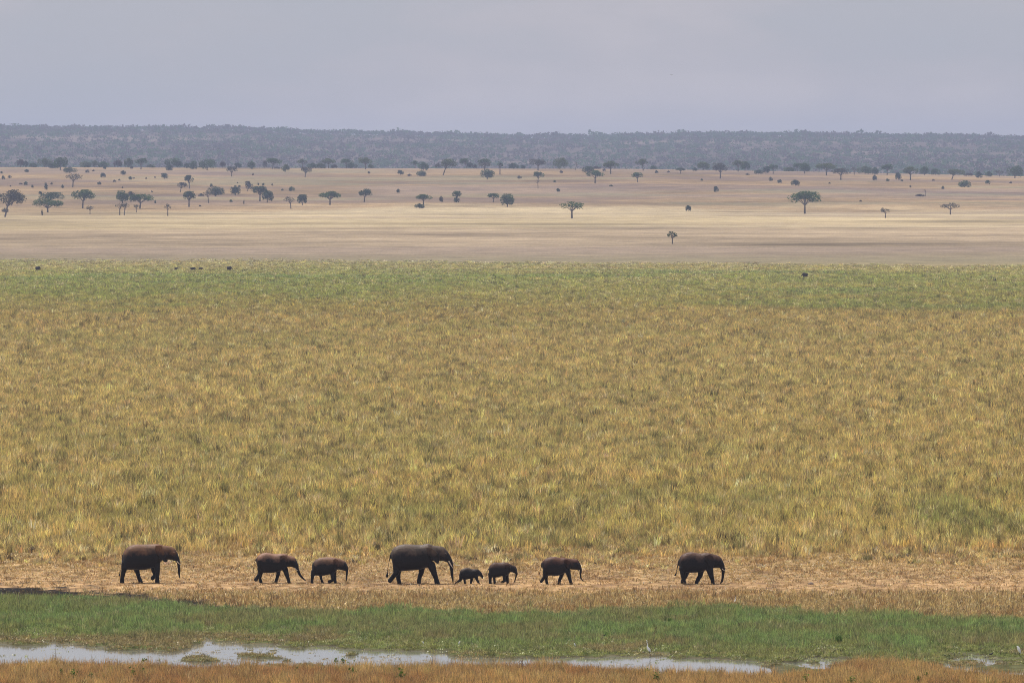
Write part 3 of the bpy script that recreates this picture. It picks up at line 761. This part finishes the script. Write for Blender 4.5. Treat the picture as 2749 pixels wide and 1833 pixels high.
def dark_bird(px, py, w, label):
    x, y, z = ground_at(px, py); k = w * y / F
    g = Solid(); g.limb([(-.5*k, 0, .28*k, .05*k), (-.2*k, 0, .38*k, .17*k), (.15*k, 0, .48*k, .20*k), (.32*k, 0, .66*k, .09*k), (.42*k, 0, .74*k, .09*k), (.58*k, 0, .72*k, .02*k)])
    g.limb([(0, 0, .35*k, .03*k), (0, 0, 0, .03*k)])
    o = link('dark_bird', g.bake('dark_bird', .02 * k + .003, 2), None, MAT_DARKFEATHER, True); o.location = (x, y, max(z, WATER_Z))
    tag(o, label, 'bird')
dark_bird(2661, 1760, 12, 'small black bird at the water edge, far right')
dark_bird(1612 + 10, 1708, 8, 'small dark bird standing in the green marsh grass')

def sky_bird(px, py, w, dist, label):
    a, f, u = ray(px, py); k = w * dist / F
    bm = bmesh.new(); g = Solid()
    g.limb([(-.16*k, 0, 0, .02*k), (-.05*k, 0, .0, .06*k), (.1*k, 0, .01*k, .06*k), (.2*k, 0, .03*k, .03*k)])
    for sg in (-1, 1):
        g.slab([(-.07*k, -.02*k), (.08*k, -.02*k), (.08*k, .02*k), (-.07*k, .02*k)], lambda X_, Z_: 0, .1*k)
        v = [g.bm.verts.new(c) for c in ((-.08*k, sg*.03*k, 0), (.1*k, sg*.03*k, 0), (.12*k, sg*.28*k, .07*k), (0, sg*.55*k, .05*k), (-.1*k, sg*.28*k, .06*k),
                                         (-.08*k, sg*.03*k, .03*k), (.1*k, sg*.03*k, .03*k), (.12*k, sg*.28*k, .09*k), (0, sg*.55*k, .06*k), (-.1*k, sg*.28*k, .08*k))]
        g.bm.faces.new(v[:5]); g.bm.faces.new(v[5:][::-1])
        for q in range(5): g.bm.faces.new((v[q], v[(q+1) % 5], v[(q+1) % 5 + 5], v[q + 5]))
    o = link('flying_bird', g.bake('flying_bird', None), None, MAT_DARKFEATHER)
    o.location = (dist * a / f, dist, CAMH + dist * u / f); o.rotation_euler = (0.1, 0.05, 1.0)
    tag(o, label, 'bird')
sky_bird(1803, 202, 9, 1500, 'tiny dark bird flying in the grey sky right of centre')

def buffalo(px, py, w, h, face, label):
    x, y, z = ground_at(px, py)
    k = w * y / F / 2.3; kz = max(h * y / F / 1.3, k * .75)
    root = D.objects.new('buffalo', None); C.objects.link(root); root.location = (x, y, z + h * .25 * y / F); root.rotation_euler = (0, 0, 0 if face > 0 else math.pi)
    root.location.z = z
    tag(root, label, 'buffalo', 'dark buffalo grazing in the far green grass')
    g = Solid()
    g.loft([(-1.0*k, 1.25*kz, .9*kz, .2*k), (-.85*k, 1.4*kz, .7*kz, .33*k), (-.4*k, 1.42*kz, .55*kz, .40*k), (.1*k, 1.45*kz, .52*kz, .40*k), (.5*k, 1.55*kz, .62*kz, .34*k), (.75*k, 1.4*kz, .8*kz, .22*k)])
    g.limb([(.6*k, 0, 1.2*kz, .27*k), (.9*k, 0, 1.05*kz, .2*k), (1.1*k, 0, .95*kz, .18*k), (1.3*k, 0, .72*kz, .11*k)])
    for xx in (-.75, .5):
        for sy in (-1, 1): g.limb([(xx*k, sy*.2*k, .8*kz, .15*k), (xx*k + .03*k, sy*.2*k, .4*kz, .085*k), (xx*k, sy*.2*k, .07*kz, .07*k)])
    g.limb([(-1.0*k, 0, 1.2*kz, .05*k), (-1.1*k, 0, .7*kz, .035*k)])
    link('body', g.bake('body', .045, 2, 0.0), root, MAT_BUFFALO, True)
    for sy in (-1, 1):
        g = Solid(); g.limb([(1.05*k, sy*.08*k, 1.1*kz, .07*k), (1.05*k, sy*.33*k, 1.0*kz, .055*k), (1.02*k, sy*.45*k, 1.15*kz, .03*k), (1.05*k, sy*.38*k, 1.28*kz, .012*k)])
        link('horn', g.bake('horn', None), root, MAT_HORN)
buffalo(102, 731, 15, 14, 1, 'dark buffalo standing apart in the far green grass, farthest left')
buffalo(473, 727, 11, 8, 1, 'low faint brown buffalo, leftmost of the far group of four')
buffalo(518, 729, 16, 10, 1, 'dark buffalo, second from left in the far group of four')
buffalo(539, 728, 12, 9, 1, 'dark buffalo right behind its twin, third in the far group')
buffalo(616, 730, 15, 13, 1, 'dark high-backed buffalo at the right end of the far group')
buffalo(2161, 750, 18, 15, -1, 'dark buffalo facing left alone in the far green grass at right')

def stone(px, py, w, label):
    x, y, z = ground_at(px, py); k = w * y / F
    bm = bmesh.new(); bmesh.ops.create_icosphere(bm, subdivisions=3, radius=k / 2)
    for v in bm.verts:
        v.co *= 1 + .25 * (float(fbm(v.co.x / k * 3 + 5, v.co.y / k * 3 + v.co.z / k * 2, 3, 3)) - .5); v.co.z = max(v.co.z * .75, -k * .1)
    me = D.meshes.new('stone'); bm.to_mesh(me); bm.free()
    o = link('stone', me, None, MAT_ROCK, True); o.location = (x, y, z)
    tag(o, label, 'stone')
stone(2177, 1568, 16, 'rounded brown stone on the bare track, right of the leading elephant')

# ------------------------------------------------------------------ leafy plants, stalks, reeds
def quads(centres, size, rng, flat=0.0, aspect=1.0):
    n = len(centres)
    nrm = rng.normal(0, 1, (n, 3)); nrm[:, 2] = nrm[:, 2] * (1 - flat) + np.sign(nrm[:, 2] + .01) * flat * 1.8
    nrm /= np.linalg.norm(nrm, axis=1)[:, None]
    t = np.cross(nrm, rng.normal(0, 1, (n, 3))); t /= np.linalg.norm(t, axis=1)[:, None]
    b = np.cross(nrm, t); s = np.asarray(size).reshape(-1, 1) * np.ones((n, 1)) / 2
    co = np.stack([centres - t * s - b * s * aspect * .6, centres + t * s * .3 - b * s * aspect, centres + t * s + b * s * aspect * .5, centres - t * s * .4 + b * s * aspect], 1).reshape(-1, 3)
    return co, np.arange(n * 4).reshape(n, 4)

def leafy(px, py, w, label, hh=.75):
    x, y, z = ground_at(px, py + 34); k = w * y / F
    seed = int(px * 7 + py); r = np.random.default_rng(seed)
    top = (CAMH + y * ray(px, py)[2] / ray(px, py)[1]) - z
    top = max(top, .5)
    root = D.objects.new('leafy_plant', None); C.objects.link(root); root.location = (x, y, z)
    tag(root, label, 'plant', 'green leafy plants poking out of the russet grass')
    n = 46
    c = r.normal(0, 1, (n, 3)) * np.array([k * .28, k * .28, k * .42]) + np.array([0, 0, top])
    co, f = quads(c, k * .34 * r.uniform(.7, 1.3, n), r, .2)
    me = np_mesh('leaves', co, f, 4); me.attributes.new('blade', 'FLOAT', 'POINT').data.foreach_set('value', np.repeat(r.uniform(0, 1, n), 4))
    link('leaves', me, root, MAT_LEAFY)
    g = Solid(); g.limb([(0, 0, 0, .014), (.02, 0, top * .6, .011), (0, 0, top + k * .2, .006)])
    link('stem', g.bake('stem', None), root, MAT_STALK)
LP = [(387, 1773, 12), (413, 1778, 10), (357, 1806, 17), (384, 1800, 10), (165, 1803, 12), (195, 1813, 16), (245, 1812, 13), (272, 1778, 9), (903, 1774, 9),
      (922, 1771, 11), (2163, 1822, 16), (2285, 1824, 16), (2330, 1828, 20), (2465, 1820, 10), (2487, 1812, 10), (1762, 1817, 16), (1738, 1800, 12), (797, 1793, 9), (945, 1800, 18), (1075, 1812, 22)]
LS = sorted(LP)
ORD = ['first', 'second', 'third', 'fourth', 'fifth', 'sixth', 'seventh', 'eighth', 'ninth', 'tenth', 'eleventh', 'twelfth', 'thirteenth', 'fourteenth', 'fifteenth', 'sixteenth', 'seventeenth', 'eighteenth', 'nineteenth', 'twentieth']
def ordw(n):
    tens = ['', '', 'twenty', 'thirty', 'forty', 'fifty', 'sixty', 'seventy', 'eighty', 'ninety']
    if n <= 20: return ORD[n - 1]
    if n % 10 == 0: return tens[n // 10][:-1] + 'ieth'
    return tens[n // 10] + '-' + ORD[n % 10 - 1]
for i, (a_, b_, w_) in enumerate(LS):
    leafy(a_, b_, w_, '%s green leafy plant in the russet foreground grass, %s from the left' % ('broad' if w_ > 14 else 'small', ordw(i + 1)))

def stalk(px, pyt, pyb, label, thick=.02, side=6):
    x, y, z = ground_at(px, min(pyb + 12, 1828)); k = y / F
    top = (CAMH + y * ray(px, pyt)[2] / ray(px, pyt)[1]) - z
    g = Solid(); r = random.Random(int(px))
    g.limb([(0, 0, 0, thick), (.02, 0, top * .5, thick * .8), (.05, .02, top, thick * .35)])
    for q in range(side):
        h = top * r.uniform(.35, .95); s = r.choice((-1, 1))
        g.limb([(.02, 0, h, thick * .4), (s * r.uniform(.05, .16), r.uniform(-.1, .1), h + r.uniform(.05, .2), thick * .22)])
    o = link('dry_stalk', g.bake('dry_stalk', None), None, MAT_STALK); o.location = (x, y, z)
    tag(o, label, 'plant stalk', 'dry stalks standing in the foreground')
stalk(1400, 1766, 1806, 'thick dark brown dry stalk rising above the russet grass at bottom centre', .035, 9)
stalk(148, 1722, 1790, 'thin tall dry stem against the water, far left', .013, 3)
stalk(1362, 1778, 1806, 'small brown dry stalk left of the thick dark one', .02, 6)
stalk(1620, 1790, 1812, 'short leaning dry stem in the russet grass right of centre', .016, 3)
stalk(1696, 1786, 1812, 'thin upright dry stem just left of the tall egret', .013, 3)
stalk(757, 1765, 1786, 'thin dry stem at the lower water edge left of centre', .012, 3)

def reed(px, py, wpx, hpx, label, mat=None, n=130):
    x, y, z = ground_at(px, py); k = wpx * y / F; h = hpx * y / F
    r = np.random.default_rng(int(px))
    co, fc, bl = [], [], []
    for i in range(n):
        bx, by = r.uniform(-1, 1) * k * .28, r.uniform(-1, 1) * .05
        L = h * r.uniform(.5, 1) * (1 - .6 * (bx / k * 2.5) ** 2); wa = r.uniform(0, 3.14); w = .016
        wx_, wy_ = math.cos(wa) * w, math.sin(wa) * w; lx, ly = bx + r.normal(0, .22) * L, by + r.normal(0, .22) * L
        q = len(co)
        co += [(bx - wx_, by - wy_, 0), (bx + wx_, by + wy_, 0), ((bx + lx) / 2 + wx_, (by + ly) / 2 + wy_, L * .6), ((bx + lx) / 2 - wx_, (by + ly) / 2 - wy_, L * .6), (lx, ly, L)]
        fc += [(q, q + 1, q + 2, q + 3), (q + 3, q + 2, q + 4, q + 4)]
        bl += [r.uniform()] * 5
    f4 = [f for f in fc if f[2] != f[3]]
    me = np_mesh('marsh_bush', co, f4, 4); me.attributes.new('blade', 'FLOAT', 'POINT').data.foreach_set('value', bl)
    o = link('marsh_bush', me, None, mat or MAT_REED); o.location = (x, y, z)
    tag(o, label, 'marsh bush', 'green bushes standing in the marsh')
reed(1430, 1668, 30, 22, 'dark green marsh bush near the top of the green band, left of the tall egret')
reed(1712, 1668, 26, 28, 'dark green marsh bush above the tall egret')
reed(1795, 1672, 50, 26, 'widest dark green marsh bush, up and right of the tall egret')
reed(1630, 1708, 12, 22, 'narrow dark marsh bush in the green band left of the tall egret')
reed(2252, 1728, 30, 42, 'tall dark green marsh bush right of centre in the marsh')
reed(2358, 1728, 34, 20, 'low dark green marsh bush next right of the tall one')
reed(2425, 1692, 44, 14, 'low bright green marsh bush in the right part of the marsh')
reed(2655, 1686, 34, 14, 'low green marsh bush near the right edge of the photo')
reed(158, 1702, 26, 16, 'low dark green marsh bush in the marsh at the far left')
reed(668, 1690, 20, 18, 'small dark green marsh bush in the marsh left of centre')
stalk(1757, 1684, 1700, 'dark bare stem standing in the marsh above the tall egret', .03, 4)

# ------------------------------------------------------------------ trees on the plain
TREES = []
def T(crop, rowsx):
    ox = (0, 680, 1370, 2049)[crop]
    for r in rowsx:
        cx, top, base, w, kind, tone = r[:6]
        tx = r[6] if len(r) > 6 else cx
        TREES.append((ox + cx / 3.36, 380 + top / 3.36, 380 + base / 3.36, w / 3.36, kind, tone, ox + tx / 3.36))
T(0, [(185,150,222,64,'R','brown'),(230,170,230,50,'R','dark'),(300,178,222,72,'B','green'),(405,133,218,130,'R','olive'),(485,190,242,100,'B','dark'),(545,145,258,120,'R','green'),
 (770,165,224,100,'B','olive'),(853,152,215,50,'R','olive'),(935,165,218,100,'B','green'),(943,217,250,30,'B','dark'),(1062,160,229,75,'R','brown'),(1158,140,224,75,'R','olive'),
 (1272,152,252,105,'U','green'),(1187,220,247,28,'B','brown'),(1350,198,226,60,'B','olive'),(1550,150,236,120,'R','green'),(1527,210,262,60,'B','dark'),(1615,180,238,65,'R','dark'),
 (1680,195,243,45,'B','dark'),(1740,178,248,80,'B','green'),(1868,160,258,150,'R','green'),(2010,180,234,50,'R','brown'),(2133,152,200,40,'U','dark'),(2150,190,236,55,'B','dark'),(2270,180,248,70,'R','green'),
 (632,232,288,115,'R','olive'),(240,250,278,38,'B','dark'),(15,268,291,20,'B','dark'),(30,310,345,30,'B','dark'),(87,305,332,32,'B','grey'),(787,255,283,35,'B','grey'),(843,255,272,20,'B','brown'),
 (670,285,415,140,'O','grey',655),(930,285,327,48,'B','dark'),(1112,262,301,46,'B','dark'),(1175,315,346,34,'B','dark'),(1205,325,338,18,'B','brown'),(1033,347,368,28,'B','brown'),(1077,338,354,22,'B','dark'),
 (895,365,391,34,'B','dark'),(1487,288,345,55,'R','dark'),(1705,305,426,80,'U','dark',1708),(1645,370,460,85,'U','grey',1625),(2090,228,318,100,'U','grey'),(2282,285,307,14,'B','brown'),(232,362,396,34,'B','green'),
 (187,375,389,34,'B','brown'),(292,392,419,18,'B','dark'),(415,375,440,30,'B','dark'),(467,368,391,22,'B','grey'),(565,390,421,28,'B','dark'),
 (105,435,680,250,'U','grey',45),(160,470,580,120,'U','olive',100),(470,460,565,220,'U','dark',430),(430,512,640,258,'U','green'),(365,448,478,30,'B','dark'),(757,437,605,195,'U','green',745),(812,578,657,65,'O','grey'),
 (1105,445,556,105,'R','green'),(1180,450,545,70,'U','grey'),(1275,475,606,205,'U','green',1262),(1080,555,665,80,'O','grey'),(1135,555,665,65,'O','grey',1120),(1230,570,640,50,'O','grey'),
 (1513,565,672,65,'O','grey'),(1705,450,590,110,'U','dark'),(1868,450,556,66,'O','grey',1882),(1945,405,497,150,'R','dark'),(1908,383,412,28,'B','dark'),(2125,400,487,85,'R','dark'),
 (95,398,409,12,'B','brown'),(1318,326,338,14,'B','brown'),(1398,318,329,12,'B','brown'),(1105,410,422,12,'B','brown'),(1372,444,460,16,'B','grey'),(1815,470,498,50,'B','grey'),(1805,578,589,20,'B','brown'),(2200,530,565,12,'B','grey'),(2160,396,415,22,'B','dark'),(2142,368,380,12,'B','dark'),(2330,372,388,14,'B','brown'),(380,610,668,16,'B','grey'),(45,600,640,60,'B','grey'),(2248,360,450,70,'R','grey',2228),(2085,525,549,26,'B','green'),(1400,530,558,16,'B','dark')])
T(1, [(105,175,246,40,'R','grey'),(190,152,248,135,'U','green',172),(288,210,275,70,'R','olive'),(445,150,232,85,'U','olive'),(535,190,238,90,'B','green'),(612,190,238,80,'B','olive'),(730,205,238,55,'B','brown'),
 (890,192,239,100,'B','green'),(215,230,248,55,'B','brown'),(1012,148,252,112,'U','olive'),(1060,190,225,45,'B','olive'),(1460,168,238,70,'U','green'),(1537,188,266,85,'R','green'),(1665,190,238,50,'R','grey'),
 (1765,160,305,135,'U','olive',1712),(1898,148,238,80,'U','green',1930),(1955,180,240,50,'R','dark'),(1998,197,236,35,'B','grey'),(2085,190,262,110,'U','grey'),(2110,248,343,125,'R','green'),(2225,185,300,50,'O','dark'),(2330,185,236,50,'B','dark'),
 (478,232,325,95,'U','grey',467),(680,218,306,128,'U','olive'),(840,246,330,112,'U','green'),(1330,260,305,52,'R','dark'),(1408,292,313,35,'B','brown'),(1517,262,313,82,'B','green'),(1045,270,291,24,'B','grey'),
 (90,375,400,20,'B','dark'),(45,375,396,12,'B','dark'),(170,378,399,14,'B','brown'),(347,405,447,50,'B','green'),(262,425,446,20,'B','dark'),(1307,425,463,30,'B','dark'),
 (60,405,541,125,'U','dark'),(130,445,550,105,'R','dark',125),(325,500,606,95,'O','grey',340),(442,480,577,85,'R','dark'),(692,450,572,185,'U','green'),(1013,430,549,112,'U','dark',1000),(1535,478,572,140,'U','green'),
 (1497,560,603,85,'B','dark'),(1695,490,546,35,'B','grey'),(1835,447,548,80,'U','green'),(1835,502,551,50,'B','dark'),(2085,362,452,115,'U','green'),(2165,470,551,95,'U','green'),(2292,475,591,120,'R','green')])
T(2, [(35,190,240,80,'B','green'),(115,207,243,35,'B','dark'),(250,160,262,145,'U','grey'),(447,138,236,130,'R','olive'),(610,180,262,60,'D','grey',585),(770,213,237,90,'B','brown'),(700,225,290,105,'R','green'),
 (765,262,376,155,'U','green'),(905,178,293,135,'U','olive'),(1182,160,263,105,'U','olive',1200),(1293,215,246,60,'B','green'),(1320,262,286,32,'B','dark'),(1535,237,291,85,'U','dark'),(1665,235,266,42,'B','dark'),
 (1742,176,251,105,'R','olive'),(1895,197,336,120,'U','grey'),(2055,170,271,100,'U','olive'),(2118,180,263,80,'R','green'),(2240,255,294,75,'B','dark'),(460,262,286,28,'B','brown'),(845,248,269,28,'B','brown'),
 (82,310,336,42,'B','grey'),(258,275,371,95,'U','green',248),(245,345,426,80,'D','grey',250),(1140,280,369,100,'U','green',1150),(2140,285,306,34,'B','grey'),(432,422,453,32,'B','dark'),(908,390,406,32,'B','dark'),
 (1425,265,281,26,'B','brown'),(1857,405,456,42,'B','dark'),(1605,578,629,52,'B','dark'),(400,352,371,24,'B','olive'),(1727,335,356,22,'B','olive'),(555,540,695,200,'O','green')])
T(3, [(25,225,293,60,'R','dark'),(90,210,292,80,'U','green'),(237,228,270,105,'B','olive'),(305,195,272,75,'U','green'),(373,192,291,95,'R','green'),(570,195,307,175,'U','olive'),(700,240,347,150,'U','grey'),
 (822,235,302,70,'O','grey'),(920,222,292,130,'B','olive'),(1010,235,294,60,'B','green'),(1118,208,302,98,'U','green'),(1005,302,350,40,'B','dark'),(1122,335,358,32,'B','green'),(1218,282,346,52,'B','dark'),
 (1328,230,349,140,'U','olive'),(1455,228,304,80,'R','green'),(1555,248,302,80,'B','green'),(1735,250,346,150,'U','olive',1700),(1945,272,331,62,'B','dark'),(2035,270,317,58,'B','green'),(2130,260,317,75,'O','grey'),
 (2270,220,331,145,'R','green'),(1850,285,312,80,'B','brown'),(68,320,358,32,'B','dark'),(148,343,376,38,'B','dark'),(290,347,399,75,'B','dark'),(598,368,383,20,'B','grey'),(1250,343,361,20,'B','dark'),
 (1327,393,416,16,'B','grey'),(1535,340,356,24,'B','brown'),(1620,402,431,26,'B','dark'),(1818,353,413,105,'B','green'),(2025,350,384,45,'B','green'),(2232,362,379,24,'B','brown'),(1465,430,496,60,'D','grey'),
 (1415,475,497,80,'B','brown'),(877,528,544,26,'B','brown'),(375,450,652,275,'U','green'),(1102,598,690,80,'O','grey'),(1688,555,660,170,'O','grey')])
TREES.append((1805, 622, 655, 27, 'O', 'dark', 1805))

def limb_mesh(name, segs, nside=6):
    co, fc = [], []
    for a, b, ra, rb in segs:
        A, B = Vector(a), Vector(b); v = (B - A)
        if v.length < 1e-4: continue
        q = v.to_track_quat('Z', 'Y'); k = len(co)
        for P_, r in ((A, ra), (B, rb)):
            for i in range(nside):
                an = 2 * math.pi * i / nside
                co.append(tuple(P_ + q @ Vector((math.cos(an) * r, math.sin(an) * r, 0))))
        for i in range(nside): fc.append((k + i, k + (i + 1) % nside, k + nside + (i + 1) % nside, k + nside + i))
    return np_mesh(name, co, fc, 4)

def make_tree(t, label, cat, group):
    px, pt, pb, wpx, kind, tone, tpx = t
    x, d, z = ground_at(tpx, pb); mp_ = d / F
    Wd, Ht = wpx * mp_ * 1.08, max((pb - pt) * mp_, 1.0); off = (px - tpx) * mp_
    r = np.random.default_rng(int(px * 13 + pb * 7))
    nm = {'U': 'acacia_tree', 'O': 'acacia_tree', 'R': 'leafy_tree', 'B': 'bush', 'D': 'dead_tree'}[kind]
    root = D.objects.new(nm, None); C.objects.link(root); root.location = (x, d, z - .05)
    tag(root, label, cat, group)
    frac = {'U': .50, 'O': .45, 'R': .80, 'B': .95, 'D': .3}[kind]         # crown share of the height
    if kind == 'U' and Wd > 1.7 * Ht: frac = .62
    if kind == 'O' and Wd < .8 * Ht: frac = .38
    ch = Ht * frac; cz = Ht - ch / 2; R = Wd / 2
    nb = {'U': 9, 'O': 7, 'R': 8, 'B': 6, 'D': 0}[kind]
    cs, blob = [], []
    for i in range(nb):
        a = r.uniform(0, 6.28); rr = math.sqrt(r.uniform()) * (.68 if kind != 'B' else .5)
        bx, by = rr * R * math.cos(a) + off, rr * R * .9 * math.sin(a)
        bz = cz + (r.uniform(-.28, .28) if kind in 'RB' else r.uniform(-.22, .25) + .15 * (1 - rr)) * ch
        if i == 0: bx, by, bz = off - R * .62, 0, cz - ch * .08
        if i == 1: bx, by, bz = off + R * .62, 0, cz - ch * .12
        if i == 2: bx, by, bz = off, 0, Ht - ch * .34
        br = R * r.uniform(.36, .50); bh = ch * (r.uniform(.32, .42) if kind in 'UO' else r.uniform(.36, .50))
        blob.append((bx, by, bz, br, bh))
    if nb:
        dens = {'U': 1.0, 'O': .42, 'R': 1.1, 'B': 1.0}[kind] * (.75 if tone == 'grey' else 1)
        ls = max(.16 * Ht ** .5, .30) * 1.15
        n = int(np.clip(dens * 17 * R * max(ch, R * .6) / ls ** 2, 110, 1800))
        which = r.integers(0, nb, n); B_ = np.array(blob)[which]
        v = r.normal(0, 1, (n, 3)); v /= np.linalg.norm(v, axis=1)[:, None]; v *= (r.uniform(.25, 1, n) ** .5)[:, None]
        c = B_[:, :3] + v * B_[:, [3, 3, 4]] * 1.02
        if kind in 'UO': c[:, 2] = np.maximum(c[:, 2], Ht - ch * (.95 + .1 * r.uniform(size=n)))
        c[:, 2] = np.clip(c[:, 2], .12, Ht)
        co, f = quads(c, ls * r.uniform(.6, 1.3, n), r, .35 if kind in 'UO' else .1)
        me = np_mesh('crown', co, f, 4)
        clump = r.uniform(0, 1, nb)[which] * .5 + r.uniform(0, 1, n) * .5
        me.attributes.new('blade', 'FLOAT', 'POINT').data.foreach_set('value', np.repeat(clump, 4))
        link('foliage' if kind == 'B' else 'crown', me, root, FOL[tone])
    # trunk and limbs
    tr = float(np.clip(.035 * Ht + .02 * R, .07, .42)) * (1.05 if kind in 'UO' else 1)
    fork = (off * .35, 0, max(Ht - ch, Ht * .12) * .75)
    segs = [((0, 0, -.1), fork, tr * 1.15, tr * .85)]
    if kind == 'D':
        segs = [((0, 0, -.1), (off * .4, 0, Ht * .55), tr, tr * .7), ((off * .4, 0, Ht * .55), (off * .6, 0, Ht * .95), tr * .7, tr * .3)]
        for i in range(9):
            h = Ht * r.uniform(.4, .85); a = r.uniform(0, 6.28); L = R * r.uniform(.4, 1)
            p1 = (off * .5 + math.cos(a) * L * .6, math.sin(a) * L * .4, h + L * .35); p2 = (off * .5 + math.cos(a) * L, math.sin(a) * L * .7, min(h + L * .45, Ht))
            segs += [((off * .4, 0, h), p1, tr * .45, tr * .28), (p1, p2, tr * .28, tr * .12)]
    else:
        for (bx, by, bz, br, bh) in blob[:(9 if kind in 'UO' else 5)]:
            mid_ = (fork[0] * .5 + bx * .5, by * .5, fork[2] + (bz - fork[2]) * .62)
            segs += [(fork, mid_, tr * .55, tr * .38), (mid_, (bx, by, bz), tr * .38, tr * .15)]
    me = limb_mesh('trunk', segs)
    link('stem' if kind == 'B' else 'trunk', me, root, MAT_DEADWOOD if kind in 'DO' and tone == 'grey' else MAT_BARK)
    return root

LOOK = {'U': 'flat-topped acacia', 'O': 'thin-crowned acacia', 'R': 'rounded tree', 'B': 'bush', 'D': 'bare dead tree'}
TONE = {'green': 'green', 'dark': 'dark green', 'olive': 'olive green', 'grey': 'grey-green', 'brown': 'brownish'}
CAT = {'U': 'tree', 'O': 'tree', 'R': 'tree', 'B': 'bush', 'D': 'tree'}
GRP = {'U': 'acacias on the far plain', 'O': 'acacias on the far plain', 'R': 'rounded trees on the far plain', 'B': 'bushes dotted over the far plain', 'D': 'bare trees on the far plain'}
def rowname(t):
    px, pb = t[0], t[2]
    crest = float(np.interp(px, CRX, CRY))
    if pb < crest + 9: return 'on the far crest'
    if pb < crest + 38: return 'on the upper far slope'
    return 'on the lower far slope'
SPECIAL = {('O', 1805): 'lone little grey acacia standing in the pale grass belt'}
byrow = {}
for t in sorted(TREES): byrow.setdefault((rowname(t), t[4], t[5]), []).append(t)
for key, ts in byrow.items():
    for i, t in enumerate(ts):
        row, kd, tn = key
        tone = '' if kd == 'D' else TONE[tn] + ' '
        if len(ts) == 1: lab = 'only %s%s %s' % (tone, LOOK[kd], row)
        else: lab = '%s %s%s from the left %s' % (ordw(i + 1), tone, LOOK[kd], row)
        if t[0] == 1805: lab = 'lone little acacia standing in the pale grass belt, nearest of all the trees'
        if abs(t[3] - 275 / 3.36) < .1: lab = 'large umbrella acacia standing alone at right with a wide shadow under it'
        if abs(t[0] - (1370 + 555 / 3.36)) < .1: lab = 'open flat-topped acacia with a forked pale trunk, alone right of centre'
        if abs(t[0] - (2049 + 1688 / 3.36)) < .1: lab = 'sparse V-shaped acacia at the far right of the lower slope'
        make_tree(t, lab, CAT[kd], GRP[kd])

# ------------------------------------------------------------------ wooded hill far behind
r = np.random.default_rng(5)
n = 19000
yy = 8400 + (14150 - 8400) * r.uniform(0, 1, n) ** .85
xx = r.uniform(-1, 1, n) * (0.0625 * 1.3 * yy + 60)
keep = fbm(xx / 200, yy / 520, 95, 4) + r.uniform(-.3, .3, n) > .36
ridge = r.uniform(0, 1, n) < .06
yy = np.where(ridge, r.uniform(13750, 14030, n), yy); keep |= ridge
xx, yy = xx[keep], yy[keep]; zz = height(xx, yy); n = len(xx)
hh = np.exp(r.normal(1.66, .24, n)) * (1 + .25 * (yy > 13700)); ww = hh * r.uniform(1.2, 2.7, n)
M_ = 16
v = r.normal(0, 1, (n * M_, 3)); v /= np.linalg.norm(v, axis=1)[:, None]; v *= (r.uniform(.2, 1, n * M_) ** .5)[:, None]
ti = np.repeat(np.arange(n), M_)
c = np.stack([xx[ti] + v[:, 0] * ww[ti] * .5, yy[ti] + v[:, 1] * ww[ti] * .5, zz[ti] + hh[ti] * .58 + v[:, 2] * hh[ti] * .42], -1)
co, f = quads(c, hh[ti] * .42 * r.uniform(.6, 1.2, n * M_), r, .1)
me = np_mesh('hillside_trees', co, f, 4)
me.attributes.new('blade', 'FLOAT', 'POINT').data.foreach_set('value', np.repeat(.2 + r.uniform(0, 1, n)[ti] * .45 + r.uniform(0, .15, n * M_), 4))
mi = np.repeat((fbm(xx / 80, yy / 200, 97, 3) + r.uniform(-.25, .25, n) > .5).astype(np.int32), M_)
o = link('hillside_trees', me, None, FOL['green'])
me.materials.append(FOL['brown'])
me.polygons.foreach_set('material_index', mi)
tag(o, 'hazy dry woodland covering the long hill on the horizon', 'woodland', kind='stuff')

# ------------------------------------------------------------------ the air
bm = bmesh.new(); bmesh.ops.create_cube(bm, size=1)
me = D.meshes.new('haze'); bm.to_mesh(me); bm.free()
m, nt, out = node_mat('haze')
m.cycles.volume_sampling = 'DISTANCE'
pv = N(nt, 'ShaderNodeVolumePrincipled'); pv.inputs['Color'].default_value = (0.60, 0.675, 0.91, 1)
pv.inputs['Density'].default_value = 6.0e-5; pv.inputs['Anisotropy'].default_value = 0.35
nt.links.new(pv.outputs[0], out.inputs['Volume'])
o = link('haze', me, None, m); o.location = (0, 9000, 52); o.scale = (8200, 19400, 110)
tag(o, 'thin blue haze hanging over the plain', 'haze', kind='stuff')
